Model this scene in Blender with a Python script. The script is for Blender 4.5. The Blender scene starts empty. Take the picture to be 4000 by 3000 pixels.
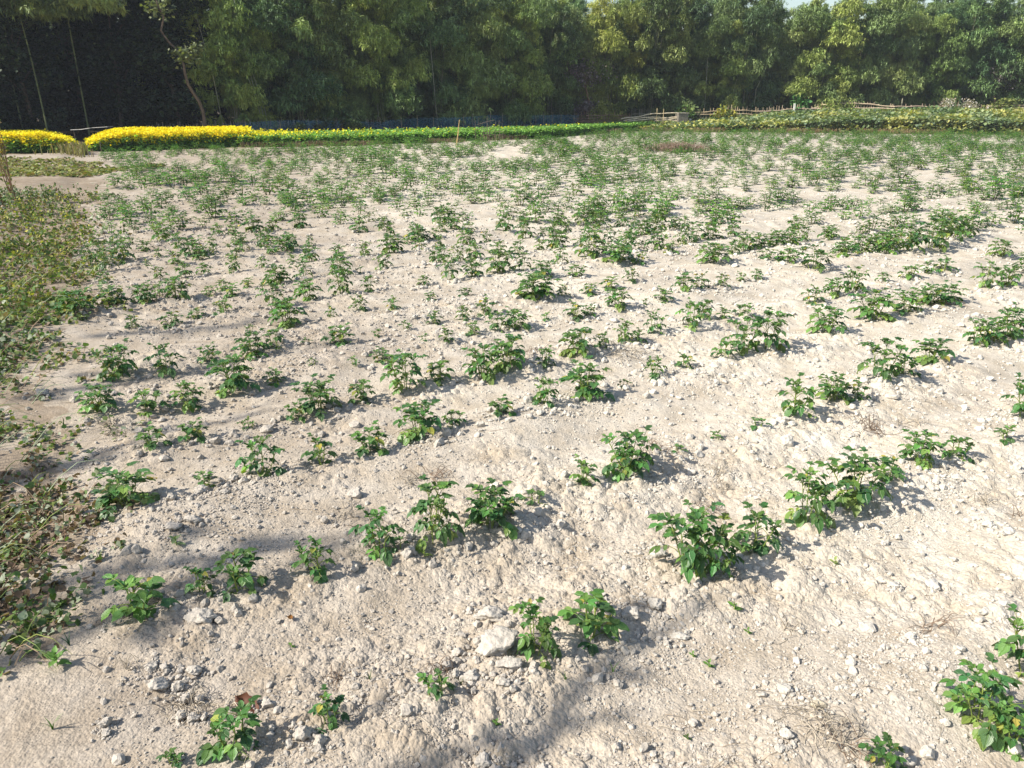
import bpy, math, random
import numpy as np
from mathutils import Vector, Matrix
R = math.radians
rng = np.random.default_rng(7)
random.seed(7)
C = bpy.context.scene.collection
scene = bpy.context.scene

# ------------------------------------------------------------------ camera, sky, sun, exposure
EYE = 1.6
PITCH = R(20.8)
FPX = 2950.0
SUN_EL = 41.0            # height of the sun, degrees
HAZE = 0.0007
SHADOW_AZ = 73.0         # where shadows fall, degrees clockwise from +Y
cam = bpy.data.cameras.new('camera')
cam.sensor_width = 36.0
cam.lens = 36.0 * FPX / 4000.0
cam.clip_end = 6000
cam.clip_start = 0.05
co = bpy.data.objects.new('camera', cam)
C.objects.link(co)
co.location = (0, 0, EYE)
co.rotation_euler = (R(90) - PITCH, 0, 0)
scene.camera = co

world = bpy.data.worlds.new('World')
scene.world = world
world.use_nodes = True
nt = world.node_tree
sky = nt.nodes.new('ShaderNodeTexSky')
sky.sky_type = 'NISHITA'
sky.sun_disc = False
sky.sun_elevation = R(SUN_EL)
sky.sun_rotation = R(SHADOW_AZ + 180.0)
sky.air_density = 1.2
sky.dust_density = 1.5
nt.links.new(sky.outputs[0], nt.nodes['Background'].inputs[0])
nt.nodes['Background'].inputs[1].default_value = 0.11

sun = bpy.data.lights.new('sun', 'SUN')
sun.energy = 5.0
sun.angle = R(0.53)
sun.color = (1.0, 0.94, 0.84)
so = bpy.data.objects.new('sun', sun)
C.objects.link(so)
sd = Vector((math.sin(R(SHADOW_AZ)) * math.cos(R(SUN_EL)), math.cos(R(SHADOW_AZ)) * math.cos(R(SUN_EL)), -math.sin(R(SUN_EL))))
so.rotation_euler = sd.to_track_quat('-Z', 'Y').to_euler()
so.location = (-20, -5, 20)

scene.view_settings.view_transform = 'Standard'
scene.view_settings.look = 'None'
scene.view_settings.exposure = 0.68
scene.view_settings.gamma = 1.0
scene.cycles.max_bounces = 6
scene.cycles.diffuse_bounces = 3
scene.cycles.transparent_max_bounces = 12


# ------------------------------------------------------------------ helpers
def G(u, v, z=0.0):
    """ground point seen at pixel (u, v) of the 4000 x 3000 photograph"""
    a = np.asarray(u, float) - 2000
    b = 1500 - np.asarray(v, float)
    dy = FPX * math.cos(PITCH) + b * math.sin(PITCH)
    dz = -FPX * math.sin(PITCH) + b * math.cos(PITCH)
    t = (z - EYE) / dz
    return a * t, dy * t


def height_at(u, v, y):
    """height of the point seen at pixel row v, y metres ahead"""
    b = 1500 - v
    dy = FPX * math.cos(PITCH) + b * math.sin(PITCH)
    dz = -FPX * math.sin(PITCH) + b * math.cos(PITCH)
    return EYE + dz * y / dy


def X(u, y):
    return (u - 2000) * y / (FPX / math.cos(PITCH))


def to_px(x, y, z=0.0):
    d = y * math.cos(PITCH) - (z - EYE) * math.sin(PITCH)
    up = y * math.sin(PITCH) + (z - EYE) * math.cos(PITCH)
    d = np.where(np.abs(d) < 1e-3, 1e-3, d)
    return 2000 + FPX * x / d, 1500 - FPX * up / d, d


def _hash(ix, iy, s):
    h = (ix.astype(np.int64) * 374761393 + iy.astype(np.int64) * 668265263 + s * 2147483647 // 7) & 0xffffffff
    h = ((h ^ (h >> 13)) * 1274126177) & 0xffffffff
    h = h ^ (h >> 16)
    return (h & 0xffffff) / float(0xffffff)


def vnoise(x, y, scale, s=0):
    x = np.asarray(x, float) / scale
    y = np.asarray(y, float) / scale
    xi = np.floor(x); yi = np.floor(y)
    fx = x - xi; fy = y - yi
    fx = fx * fx * (3 - 2 * fx); fy = fy * fy * (3 - 2 * fy)
    a = _hash(xi, yi, s); b = _hash(xi + 1, yi, s); c = _hash(xi, yi + 1, s); d = _hash(xi + 1, yi + 1, s)
    return (a * (1 - fx) + b * fx) * (1 - fy) + (c * (1 - fx) + d * fx) * fy * 1.0 - 0.5


def domes(x, y, scale, s=0, fill=0.7):
    """rounded lumps, one in most cells: 0..1"""
    X_ = np.asarray(x, float) / scale
    Y_ = np.asarray(y, float) / scale
    xi = np.floor(X_); yi = np.floor(Y_)
    out = np.zeros_like(X_)
    for dx in (-1, 0, 1):
        for dy in (-1, 0, 1):
            cx = xi + dx; cy = yi + dy
            px = cx + 0.15 + 0.7 * _hash(cx, cy, s)
            py = cy + 0.15 + 0.7 * _hash(cx, cy, s + 1)
            r = (0.28 + 0.42 * _hash(cx, cy, s + 2)) * (_hash(cx, cy, s + 3) < fill)
            d2 = ((X_ - px) ** 2 + (Y_ - py) ** 2) / np.maximum(r * r, 1e-6)
            out = np.maximum(out, np.sqrt(np.maximum(0, 1 - d2)) * r * 1.6)
    return out


ROW_AZ = R(56.5)
ROW_SP = 0.74
ROW_OFF = 0.077


def rowq(x, y):
    return -x * math.cos(ROW_AZ) + y * math.sin(ROW_AZ)


def rows_(x, y):
    return x * math.sin(ROW_AZ) + y * math.cos(ROW_AZ)


# left verge: photo pixels (of the 2212-wide view) -> ground
S = 4000 / 2212.0
VERGE_PX = [(-60, 1470), (45, 1465), (60, 1400), (40, 1340), (75, 1270), (120, 1200), (165, 1150), (100, 1090), (70, 1020), (80, 950), (75, 880), (90, 800), (85, 710), (200, 690), (185, 640), (175, 560), (200, 500), (190, 440), (225, 415), (210, 385), (120, 372), (-80, 372)]
VERGE = np.array([G(u * S, v * S) for u, v in VERGE_PX])
FIELD_PX = [(300, 1700), (215, 1345), (200, 1100), (172, 890), (195, 815), (250, 712), (130, 690), (175, 600), (195, 500), (200, 440), (235, 395), (240, 360), (200, 340)]
FIELD_L = np.array([G(u * S, v * S) for u, v in FIELD_PX])
FAR_PX = [(-300, 615), (0, 612), (300, 604), (390, 596), (900, 580), (1300, 570), (1800, 553), (2100, 545), (2400, 518), (2560, 512), (3000, 517), (3600, 523), (4600, 530)]
FAR = np.array([G(u, v) for u, v in FAR_PX])


def field_left(y):
    o = np.argsort(FIELD_L[:, 1])
    return np.interp(y, FIELD_L[o, 1], FIELD_L[o, 0])


def far_edge(x):
    return np.interp(x, FAR[:, 0], FAR[:, 1])


def inside(poly, x, y):
    x = np.asarray(x); y = np.asarray(y)
    n = len(poly); r = np.zeros(x.shape, bool)
    for i in range(n):
        x1, y1 = poly[i]; x2, y2 = poly[(i + 1) % n]
        if y1 == y2:
            continue
        c = ((y1 > y) != (y2 > y)) & (x < (x2 - x1) * (y - y1) / (y2 - y1) + x1)
        r ^= c
    return r


def smooth01(t):
    t = np.clip(t, 0, 1)
    return t * t * (3 - 2 * t)


def H(x, y, fine=None):
    """height of the soil; fine = size of the smallest lump to draw at each point"""
    x = np.asarray(x, float); y = np.asarray(y, float)
    if fine is None:
        fine = np.zeros_like(x)
    r = np.hypot(x, y)
    fl = field_left(y)
    fieldm = smooth01((x - fl + 0.1) / 0.35)
    near = smooth01((34 - r) / 8)
    q = rowq(x, y)
    h = 0.016 * np.cos(2 * np.pi * (q / ROW_SP - ROW_OFF)) * fieldm * near
    h = h + 0.035 * vnoise(x, y, 1.3, 3) * near + 0.028 * vnoise(x, y, 0.42, 5) * near
    rough = np.clip(0.72 + 2.0 * vnoise(x, y, 0.45, 9) + 0.35 * np.cos(2 * np.pi * (q / ROW_SP - ROW_OFF)), 0.2, 1.5)
    h = h + 0.022 * vnoise(q * 1.0, rows_(x, y) * 0.4, 0.16, 13) * fieldm * near
    rough = rough * (0.25 + 0.75 * fieldm)
    # smooth trodden corner beside the verge
    rough = rough * (0.35 + 0.65 * smooth01((x - fl) / 0.5 + 0.4))
    def w(sz):
        return smooth01((sz / np.maximum(fine, 1e-4) - 2.0) / 2.0)
    h = h + 0.016 * vnoise(x, y, 0.13, 11) * rough * w(0.2)
    h = h + 0.012 * domes(x, y, 0.105, 21, 0.25) * rough * w(0.105)
    h = h + 0.009 * domes(x + 3.3, y, 0.05, 31, 0.4) * rough * w(0.05)
    h = h + 0.0045 * domes(x, y + 1.7, 0.024, 41, 0.35) * np.clip(rough, 0.35, 1.2) * w(0.024)
    h = h + 0.0030 * domes(x, y, 0.012, 51, 0.6) * np.clip(rough, 0.35, 1.1) * w(0.014)
    h = h + 0.0026 * vnoise(x, y, 0.011, 57) * np.clip(rough, 0.4, 1.2) * w(0.016) + 0.007 * vnoise(x, y, 0.03, 58) * np.clip(rough, 0.4, 1.2) * w(0.03)
    h = h + 0.05 * smooth01((fl - 0.55 - x) / 0.5) * near
    return h


def hz(x, y):
    return float(H(np.array([x]), np.array([y]), np.array([0.03]))[0])


class MB:
    """collects vertices, quads, triangles and vertex colours for ONE mesh"""
    def __init__(s):
        s.v = []; s.q = []; s.t = []; s.c = []; s.uv = []; s.n = 0

    def add(s, v, q=None, t=None, col=(1, 1, 1), uv=None):
        v = np.asarray(v, np.float32).reshape(-1, 3)
        if q is not None and len(q):
            s.q.append(np.asarray(q, np.int64).reshape(-1, 4) + s.n)
        if t is not None and len(t):
            s.t.append(np.asarray(t, np.int64).reshape(-1, 3) + s.n)
        c = np.asarray(col, np.float32)
        if c.ndim == 1:
            c = np.tile(c[:3], (len(v), 1))
        s.c.append(c)
        s.uv.append(np.zeros((len(v), 2), np.float32) if uv is None else np.asarray(uv, np.float32).reshape(-1, 2))
        s.v.append(v); s.n += len(v)

    def stamp(s, tv, tq, tt, pos, rot, scale, col, uv=None, jit=None):
        """copies of a template: pos (N,3), rot (N,3,3), scale (N,) or (N,3), col (N,3)"""
        N = len(pos)
        if N == 0:
            return
        sc = np.asarray(scale, float)
        if sc.ndim == 1:
            sc = np.repeat(sc[:, None], 3, 1)
        tvN = tv[None] * sc[:, None, :]
        if jit is not None:
            tvN = tvN * (1 + jit * (rng.random((N, len(tv), 1)) - 0.5))
        V = np.einsum('nij,nkj->nki', rot, tvN) + np.asarray(pos)[:, None, :]
        off = (np.arange(N) * len(tv))[:, None, None]
        q = (np.asarray(tq)[None] + off).reshape(-1, 4) if tq is not None and len(tq) else None
        t = (np.asarray(tt)[None] + off).reshape(-1, 3) if tt is not None and len(tt) else None
        c = np.repeat(np.asarray(col, np.float32), len(tv), axis=0)
        s.add(V.reshape(-1, 3), q, t, c, None if uv is None else np.tile(uv, (N, 1)))

    def tube(s, pts, rad, sides=6, col=(1, 1, 1)):
        pts = np.asarray(pts, float); n = len(pts)
        rad = np.broadcast_to(np.asarray(rad, float), (n,))
        tan = np.gradient(pts, axis=0)
        tan /= np.maximum(np.linalg.norm(tan, axis=1, keepdims=True), 1e-9)
        ref = np.array([0.0, 0.0, 1.0]) if abs(tan[:, 2]).mean() < 0.8 else np.array([1.0, 0, 0])
        a = np.cross(tan, ref); a /= np.maximum(np.linalg.norm(a, axis=1, keepdims=True), 1e-9)
        b = np.cross(tan, a)
        th = np.arange(sides) * 2 * np.pi / sides
        V = pts[:, None] + rad[:, None, None] * (np.cos(th)[None, :, None] * a[:, None] + np.sin(th)[None, :, None] * b[:, None])
        Q = []
        for i in range(n - 1):
            for k in range(sides):
                k2 = (k + 1) % sides
                Q.append((i * sides + k, i * sides + k2, (i + 1) * sides + k2, (i + 1) * sides + k))
        T = [((n - 1) * sides, (n - 1) * sides + k, (n - 1) * sides + k + 1) for k in range(1, sides - 1)]
        T += [(0, k + 1, k) for k in range(1, sides - 1)]
        s.add(V.reshape(-1, 3), Q, T, col)

    def box(s, c, d, rot=0.0, col=(1, 1, 1)):
        x, y, z = d[0] / 2, d[1] / 2, d[2] / 2
        V = np.array([(-x, -y, -z), (x, -y, -z), (x, y, -z), (-x, y, -z), (-x, -y, z), (x, -y, z), (x, y, z), (-x, y, z)])
        cr, sr = math.cos(rot), math.sin(rot)
        V = V @ np.array([[cr, sr, 0], [-sr, cr, 0], [0, 0, 1]]) + np.asarray(c)
        s.add(V, [(0, 3, 2, 1), (4, 5, 6, 7), (0, 1, 5, 4), (1, 2, 6, 5), (2, 3, 7, 6), (3, 0, 4, 7)], None, col)

    def mesh(s, name, mat, smooth=False, uv=False):
        me = bpy.data.meshes.new(name)
        V = np.concatenate(s.v) if s.v else np.zeros((0, 3), np.float32)
        q = np.concatenate(s.q) if s.q else np.zeros((0, 4), np.int64)
        t = np.concatenate(s.t) if s.t else np.zeros((0, 3), np.int64)
        me.vertices.add(len(V)); me.vertices.foreach_set('co', V.astype(np.float32).ravel())
        nl = q.size + t.size
        me.loops.add(nl)
        li = np.concatenate([q.ravel(), t.ravel()]).astype(np.int32)
        me.loops.foreach_set('vertex_index', li)
        npoly = len(q) + len(t)
        me.polygons.add(npoly)
        st = np.concatenate([np.arange(len(q)) * 4, q.size + np.arange(len(t)) * 3]).astype(np.int32)
        me.polygons.foreach_set('loop_start', st)
        if smooth:
            me.polygons.foreach_set('use_smooth', np.ones(npoly, bool))
        else:
            me.polygons.foreach_set('use_smooth', np.zeros(npoly, bool))
        at = me.attributes.new('Col', 'FLOAT_COLOR', 'POINT')
        c = np.concatenate(s.c)
        at.data.foreach_set('color', np.concatenate([c, np.ones((len(c), 1), np.float32)], 1).astype(np.float32).ravel())
        if uv:
            u = me.uv_layers.new(name='UVMap')
            U = np.concatenate(s.uv)
            u.data.foreach_set('uv', U[li].astype(np.float32).ravel())
        me.update(calc_edges=True)
        me.materials.append(mat)
        return me


def obj(name, me, parent=None, loc=None):
    o = bpy.data.objects.new(name, me)
    C.objects.link(o)
    if parent is not None:
        o.parent = parent
    if loc is not None:
        o.location = loc
    return o


def tag(o, label=None, cat=None, group=None, kind=None):
    if label: o['label'] = label
    if cat: o['category'] = cat
    if group: o['group'] = group
    if kind: o['kind'] = kind
    return o


def thing(name, label, cat, loc=(0, 0, 0), rz=0.0, group=None):
    o = bpy.data.objects.new(name, None)
    C.objects.link(o)
    o.location = loc
    o.rotation_euler = (0, 0, rz)
    o.empty_display_size = 0.1
    return tag(o, label, cat, group)


def copy_tree(o, parent=None):
    c = o.copy()
    C.objects.link(c)
    c.parent = parent
    for ch in KIDS.get(o.name, []):
        copy_tree(ch, c)
    return c


KIDS = {}


def remember(o):
    KIDS[o.name] = [c for c in ALLKIDS(o)]
    for c in KIDS[o.name]:
        remember(c)


def ALLKIDS(o):
    return [c for c in C.objects if c.parent == o]


def rot_z(a):
    a = np.asarray(a); o = np.zeros(a.shape + (3, 3)); c, s = np.cos(a), np.sin(a)
    o[..., 0, 0] = c; o[..., 0, 1] = -s; o[..., 1, 0] = s; o[..., 1, 1] = c; o[..., 2, 2] = 1
    return o


def rot_x(a):
    a = np.asarray(a); o = np.zeros(a.shape + (3, 3)); c, s = np.cos(a), np.sin(a)
    o[..., 1, 1] = c; o[..., 1, 2] = -s; o[..., 2, 1] = s; o[..., 2, 2] = c; o[..., 0, 0] = 1
    return o


def rot_y(a):
    a = np.asarray(a); o = np.zeros(a.shape + (3, 3)); c, s = np.cos(a), np.sin(a)
    o[..., 0, 0] = c; o[..., 0, 2] = s; o[..., 2, 0] = -s; o[..., 2, 2] = c; o[..., 1, 1] = 1
    return o


def rand_rot(n, tilt=math.pi):
    """random yaw, tilt up to the given angle, random spin"""
    return rot_z(rng.random(n) * 6.283) @ rot_x((rng.random(n) * 2 - 1) * tilt) @ rot_z(rng.random(n) * 6.283)


# ------------------------------------------------------------------ materials
def new_mat(name):
    m = bpy.data.materials.new(name)
    m.use_nodes = True
    m.node_tree.nodes.clear()
    return m, m.node_tree.nodes, m.node_tree.links


def N(ns, t, **k):
    n = ns.new(t)
    for a, b in k.items():
        setattr(n, a, b)
    return n


def leaf_mat(name, trans=0.3, rough=0.5, spec=0.35, noise=8.0, amount=0.35, veins=False, objvar=0.0, ttint=(1.3, 1.5, 0.5)):
    """leaf: colour attribute, mottled, part of the light passes through"""
    m, ns, ln = new_mat(name)
    out = N(ns, 'ShaderNodeOutputMaterial')
    at = N(ns, 'ShaderNodeAttribute', attribute_name='Col')
    geo = N(ns, 'ShaderNodeNewGeometry')
    nz = N(ns, 'ShaderNodeTexNoise'); nz.inputs['Scale'].default_value = noise; nz.inputs['Detail'].default_value = 3
    ln.new(geo.outputs['Position'], nz.inputs['Vector'])
    mr = N(ns, 'ShaderNodeMapRange')
    mr.inputs[1].default_value = 0.3; mr.inputs[2].default_value = 0.7
    mr.inputs[3].default_value = 1 - amount; mr.inputs[4].default_value = 1 + amount
    ln.new(nz.outputs['Fac'], mr.inputs[0])
    mul = N(ns, 'ShaderNodeVectorMath', operation='SCALE')
    ln.new(at.outputs['Color'], mul.inputs[0]); ln.new(mr.outputs[0], mul.inputs['Scale'])
    col = mul.outputs[0]
    if objvar:
        oi = N(ns, 'ShaderNodeObjectInfo')
        m2 = N(ns, 'ShaderNodeMapRange'); m2.inputs[3].default_value = 1 - objvar; m2.inputs[4].default_value = 1 + objvar
        ln.new(oi.outputs['Random'], m2.inputs[0])
        mu2 = N(ns, 'ShaderNodeVectorMath', operation='SCALE')
        ln.new(col, mu2.inputs[0]); ln.new(m2.outputs[0], mu2.inputs['Scale'])
        tint = N(ns, 'ShaderNodeVectorMath', operation='MULTIPLY')
        ln.new(mu2.outputs[0], tint.inputs[0]); ln.new(oi.outputs['Color'], tint.inputs[1])
        col = tint.outputs[0]
    p = N(ns, 'ShaderNodeBsdfPrincipled')
    p.inputs['Roughness'].default_value = rough
    p.inputs['Specular IOR Level'].default_value = spec
    tr = N(ns, 'ShaderNodeBsdfTranslucent')
    tc = N(ns, 'ShaderNodeVectorMath', operation='MULTIPLY'); tc.inputs[1].default_value = ttint
    ln.new(col, tc.inputs[0]); ln.new(tc.outputs[0], tr.inputs['Color'])
    if veins:
        uv = N(ns, 'ShaderNodeUVMap', uv_map='UVMap')
        sp = N(ns, 'ShaderNodeSeparateXYZ'); ln.new(uv.outputs[0], sp.inputs[0])
        ab = N(ns, 'ShaderNodeMath', operation='ABSOLUTE'); ln.new(sp.outputs[0], ab.inputs[0])
        a2 = N(ns, 'ShaderNodeMath', operation='MULTIPLY_ADD'); a2.inputs[1].default_value = -0.55
        ln.new(ab.outputs[0], a2.inputs[0]); ln.new(sp.outputs[1], a2.inputs[2])
        fr = N(ns, 'ShaderNodeMath', operation='MULTIPLY'); fr.inputs[1].default_value = 44.0; ln.new(a2.outputs[0], fr.inputs[0])
        sn = N(ns, 'ShaderNodeMath', operation='SINE'); ln.new(fr.outputs[0], sn.inputs[0])
        rib = N(ns, 'ShaderNodeMapRange'); rib.inputs[1].default_value = 0.0; rib.inputs[2].default_value = 0.12; rib.inputs[3].default_value = 1.0; rib.inputs[4].default_value = 0.0
        ln.new(ab.outputs[0], rib.inputs[0])
        vm = N(ns, 'ShaderNodeMapRange'); vm.inputs[1].default_value = 0.75; vm.inputs[2].default_value = 1.0
        ln.new(sn.outputs[0], vm.inputs[0])
        mx = N(ns, 'ShaderNodeMath', operation='MAXIMUM'); ln.new(vm.outputs[0], mx.inputs[0]); ln.new(rib.outputs[0], mx.inputs[1])
        mixv = N(ns, 'ShaderNodeMix', data_type='RGBA', blend_type='MIX')
        sc = N(ns, 'ShaderNodeMath', operation='MULTIPLY'); sc.inputs[1].default_value = 0.35; ln.new(mx.outputs[0], sc.inputs[0])
        ln.new(sc.outputs[0], mixv.inputs[0]); ln.new(col, mixv.inputs[6]); mixv.inputs[7].default_value = (0.16, 0.26, 0.06, 1)
        col = mixv.outputs[2]
        bp = N(ns, 'ShaderNodeBump'); bp.inputs['Strength'].default_value = 0.6; bp.inputs['Distance'].default_value = 0.004; bp.invert = True
        bsum = N(ns, 'ShaderNodeMath', operation='ADD'); ln.new(mx.outputs[0], bsum.inputs[0]); ln.new(nz.outputs['Fac'], bsum.inputs[1])
        ln.new(bsum.outputs[0], bp.inputs['Height']); ln.new(bp.outputs[0], p.inputs['Normal'])
    ln.new(col, p.inputs['Base Color'])
    mix = N(ns, 'ShaderNodeMixShader'); mix.inputs[0].default_value = trans
    ln.new(p.outputs[0], mix.inputs[1]); ln.new(tr.outputs[0], mix.inputs[2])
    ln.new(mix.outputs[0], out.inputs[0])
    return m


def rough_mat(name, scale=30.0, amount=0.25, rough=0.9, bump=0.4, dist=0.004, stretch=None):
    """opaque matt surface: colour attribute, mottled, bumped"""
    m, ns, ln = new_mat(name)
    out = N(ns, 'ShaderNodeOutputMaterial')
    at = N(ns, 'ShaderNodeAttribute', attribute_name='Col')
    tc = N(ns, 'ShaderNodeTexCoord')
    mp = N(ns, 'ShaderNodeMapping')
    if stretch: mp.inputs['Scale'].default_value = stretch
    ln.new(tc.outputs['Object'], mp.inputs[0])
    nz = N(ns, 'ShaderNodeTexNoise'); nz.inputs['Scale'].default_value = scale; nz.inputs['Detail'].default_value = 5
    ln.new(mp.outputs[0], nz.inputs['Vector'])
    mr = N(ns, 'ShaderNodeMapRange')
    mr.inputs[1].default_value = 0.3; mr.inputs[2].default_value = 0.7
    mr.inputs[3].default_value = 1 - amount; mr.inputs[4].default_value = 1 + amount
    ln.new(nz.outputs['Fac'], mr.inputs[0])
    mul = N(ns, 'ShaderNodeVectorMath', operation='SCALE')
    ln.new(at.outputs['Color'], mul.inputs[0]); ln.new(mr.outputs[0], mul.inputs['Scale'])
    p = N(ns, 'ShaderNodeBsdfPrincipled')
    p.inputs['Roughness'].default_value = rough
    p.inputs['Specular IOR Level'].default_value = 0.15
    ln.new(mul.outputs[0], p.inputs['Base Color'])
    bp = N(ns, 'ShaderNodeBump'); bp.inputs['Strength'].default_value = bump; bp.inputs['Distance'].default_value = dist
    ln.new(nz.outputs['Fac'], bp.inputs['Height']); ln.new(bp.outputs[0], p.inputs['Normal'])
    ln.new(p.outputs[0], out.inputs[0])
    return m


def soil_mat():
    m, ns, ln = new_mat('dry_soil')
    out = N(ns, 'ShaderNodeOutputMaterial')
    geo = N(ns, 'ShaderNodeNewGeometry')
    at = N(ns, 'ShaderNodeAttribute', attribute_name='Col')
    def noise(s, d=4):
        n = N(ns, 'ShaderNodeTexNoise'); n.inputs['Scale'].default_value = s; n.inputs['Detail'].default_value = d
        ln.new(geo.outputs['Position'], n.inputs['Vector']); return n
    big = noise(0.9, 4); mid = noise(6, 5); fine = noise(90, 4); grit = noise(420, 2)
    r1 = N(ns, 'ShaderNodeValToRGB')
    e = r1.color_ramp.elements
    e[0].position = 0.3; e[0].color = (0.86, 0.83, 0.80, 1)
    e[1].position = 0.7; e[1].color = (1.10, 1.08, 1.04, 1)
    ln.new(big.outputs['Fac'], r1.inputs[0])
    r2 = N(ns, 'ShaderNodeValToRGB')
    e = r2.color_ramp.elements
    e[0].position = 0.3; e[0].color = (0.84, 0.79, 0.72, 1)
    e[1].position = 0.68; e[1].color = (1.08, 1.08, 1.08, 1)
    ln.new(mid.outputs['Fac'], r2.inputs[0])
    r3 = N(ns, 'ShaderNodeMapRange'); r3.inputs[1].default_value = 0.3; r3.inputs[2].default_value = 0.7; r3.inputs[3].default_value = 0.8; r3.inputs[4].default_value = 1.15
    ln.new(fine.outputs['Fac'], r3.inputs[0])
    a = N(ns, 'ShaderNodeVectorMath', operation='MULTIPLY'); ln.new(at.outputs['Color'], a.inputs[0]); ln.new(r1.outputs[0], a.inputs[1])
    b = N(ns, 'ShaderNodeVectorMath', operation='MULTIPLY'); ln.new(a.outputs[0], b.inputs[0]); ln.new(r2.outputs[0], b.inputs[1])
    c = N(ns, 'ShaderNodeVectorMath', operation='SCALE'); ln.new(b.outputs[0], c.inputs[0]); ln.new(r3.outputs[0], c.inputs['Scale'])
    p = N(ns, 'ShaderNodeBsdfPrincipled'); p.inputs['Roughness'].default_value = 0.95; p.inputs['Specular IOR Level'].default_value = 0.1
    ln.new(c.outputs[0], p.inputs['Base Color'])
    vo = N(ns, 'ShaderNodeTexVoronoi', feature='F1'); vo.inputs['Scale'].default_value = 130; ln.new(geo.outputs['Position'], vo.inputs['Vector'])
    vs = N(ns, 'ShaderNodeMath', operation='MULTIPLY'); vs.inputs[1].default_value = -0.8; ln.new(vo.outputs['Distance'], vs.inputs[0])
    s1 = N(ns, 'ShaderNodeMath', operation='ADD'); ln.new(vs.outputs[0], s1.inputs[0]); ln.new(fine.outputs['Fac'], s1.inputs[1])
    s2 = N(ns, 'ShaderNodeMath', operation='MULTIPLY_ADD'); s2.inputs[1].default_value = 0.35; ln.new(grit.outputs['Fac'], s2.inputs[0]); ln.new(s1.outputs[0], s2.inputs[2])
    bp = N(ns, 'ShaderNodeBump'); bp.inputs['Strength'].default_value = 0.5; bp.inputs['Distance'].default_value = 0.006
    ln.new(s2.outputs[0], bp.inputs['Height'])
    # broad clods where the sheet itself is too coarse to carry them
    v2 = N(ns, 'ShaderNodeTexVoronoi', feature='F1'); v2.inputs['Scale'].default_value = 9; ln.new(geo.outputs['Position'], v2.inputs['Vector'])
    m2 = N(ns, 'ShaderNodeMath', operation='MULTIPLY_ADD'); m2.inputs[1].default_value = -0.6; ln.new(v2.outputs['Distance'], m2.inputs[0]); ln.new(mid.outputs['Fac'], m2.inputs[2])
    b2 = N(ns, 'ShaderNodeBump'); b2.inputs['Strength'].default_value = 0.3; b2.inputs['Distance'].default_value = 0.03
    ln.new(m2.outputs[0], b2.inputs['Height']); ln.new(bp.outputs[0], b2.inputs['Normal'])
    ln.new(b2.outputs[0], p.inputs['Normal'])
    ln.new(p.outputs[0], out.inputs[0])
    return m


M_SOIL = soil_mat()
M_CLOD = rough_mat('dry_clod', 70, 0.22, 0.95, 1.0, 0.009)
M_POT = leaf_mat('potato_leaf', trans=0.22, rough=0.42, spec=0.5, noise=14, amount=0.28, veins=True, objvar=0.22, ttint=(1.6, 1.5, 0.5))
M_STEM = leaf_mat('potato_stem', trans=0.1, rough=0.4, noise=30, amount=0.2)
M_CROP = leaf_mat('crop_leaf', trans=0.3, rough=0.6, noise=3, amount=0.3)
M_FLOWER = leaf_mat('mustard_petal', trans=0.35, rough=0.7, noise=3, amount=0.1, ttint=(1, 1, 1))
M_BAMBOO = leaf_mat('bamboo_leaf', trans=0.15, rough=0.55, spec=0.3, noise=1.3, amount=0.35, objvar=0.2)
M_TREE = leaf_mat('tree_leaf', trans=0.2, rough=0.6, spec=0.25, noise=1.0, amount=0.4, objvar=0.2)
M_WEED = leaf_mat('weed_leaf', trans=0.25, rough=0.6, noise=9, amount=0.3)
M_WOOD = rough_mat('dry_wood', 9, 0.3, 0.8, 0.4, 0.004)
M_BARK = rough_mat('bark', 12, 0.35, 0.9, 0.6, 0.01)
M_CANE = rough_mat('bamboo_cane', 6, 0.3, 0.5, 0.2, 0.003)
M_CEMENT = rough_mat('weathered_cement', 14, 0.2, 0.9, 0.5, 0.006)

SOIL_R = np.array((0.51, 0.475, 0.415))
SOIL_L = np.array((0.385, 0.345, 0.295))  # left side painted dimmer and greyer, standing for shading there


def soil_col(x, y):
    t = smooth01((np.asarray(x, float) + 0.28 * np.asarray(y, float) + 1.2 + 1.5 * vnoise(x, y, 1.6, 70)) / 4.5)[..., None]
    return SOIL_L * (1 - t) + SOIL_R * t

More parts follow.
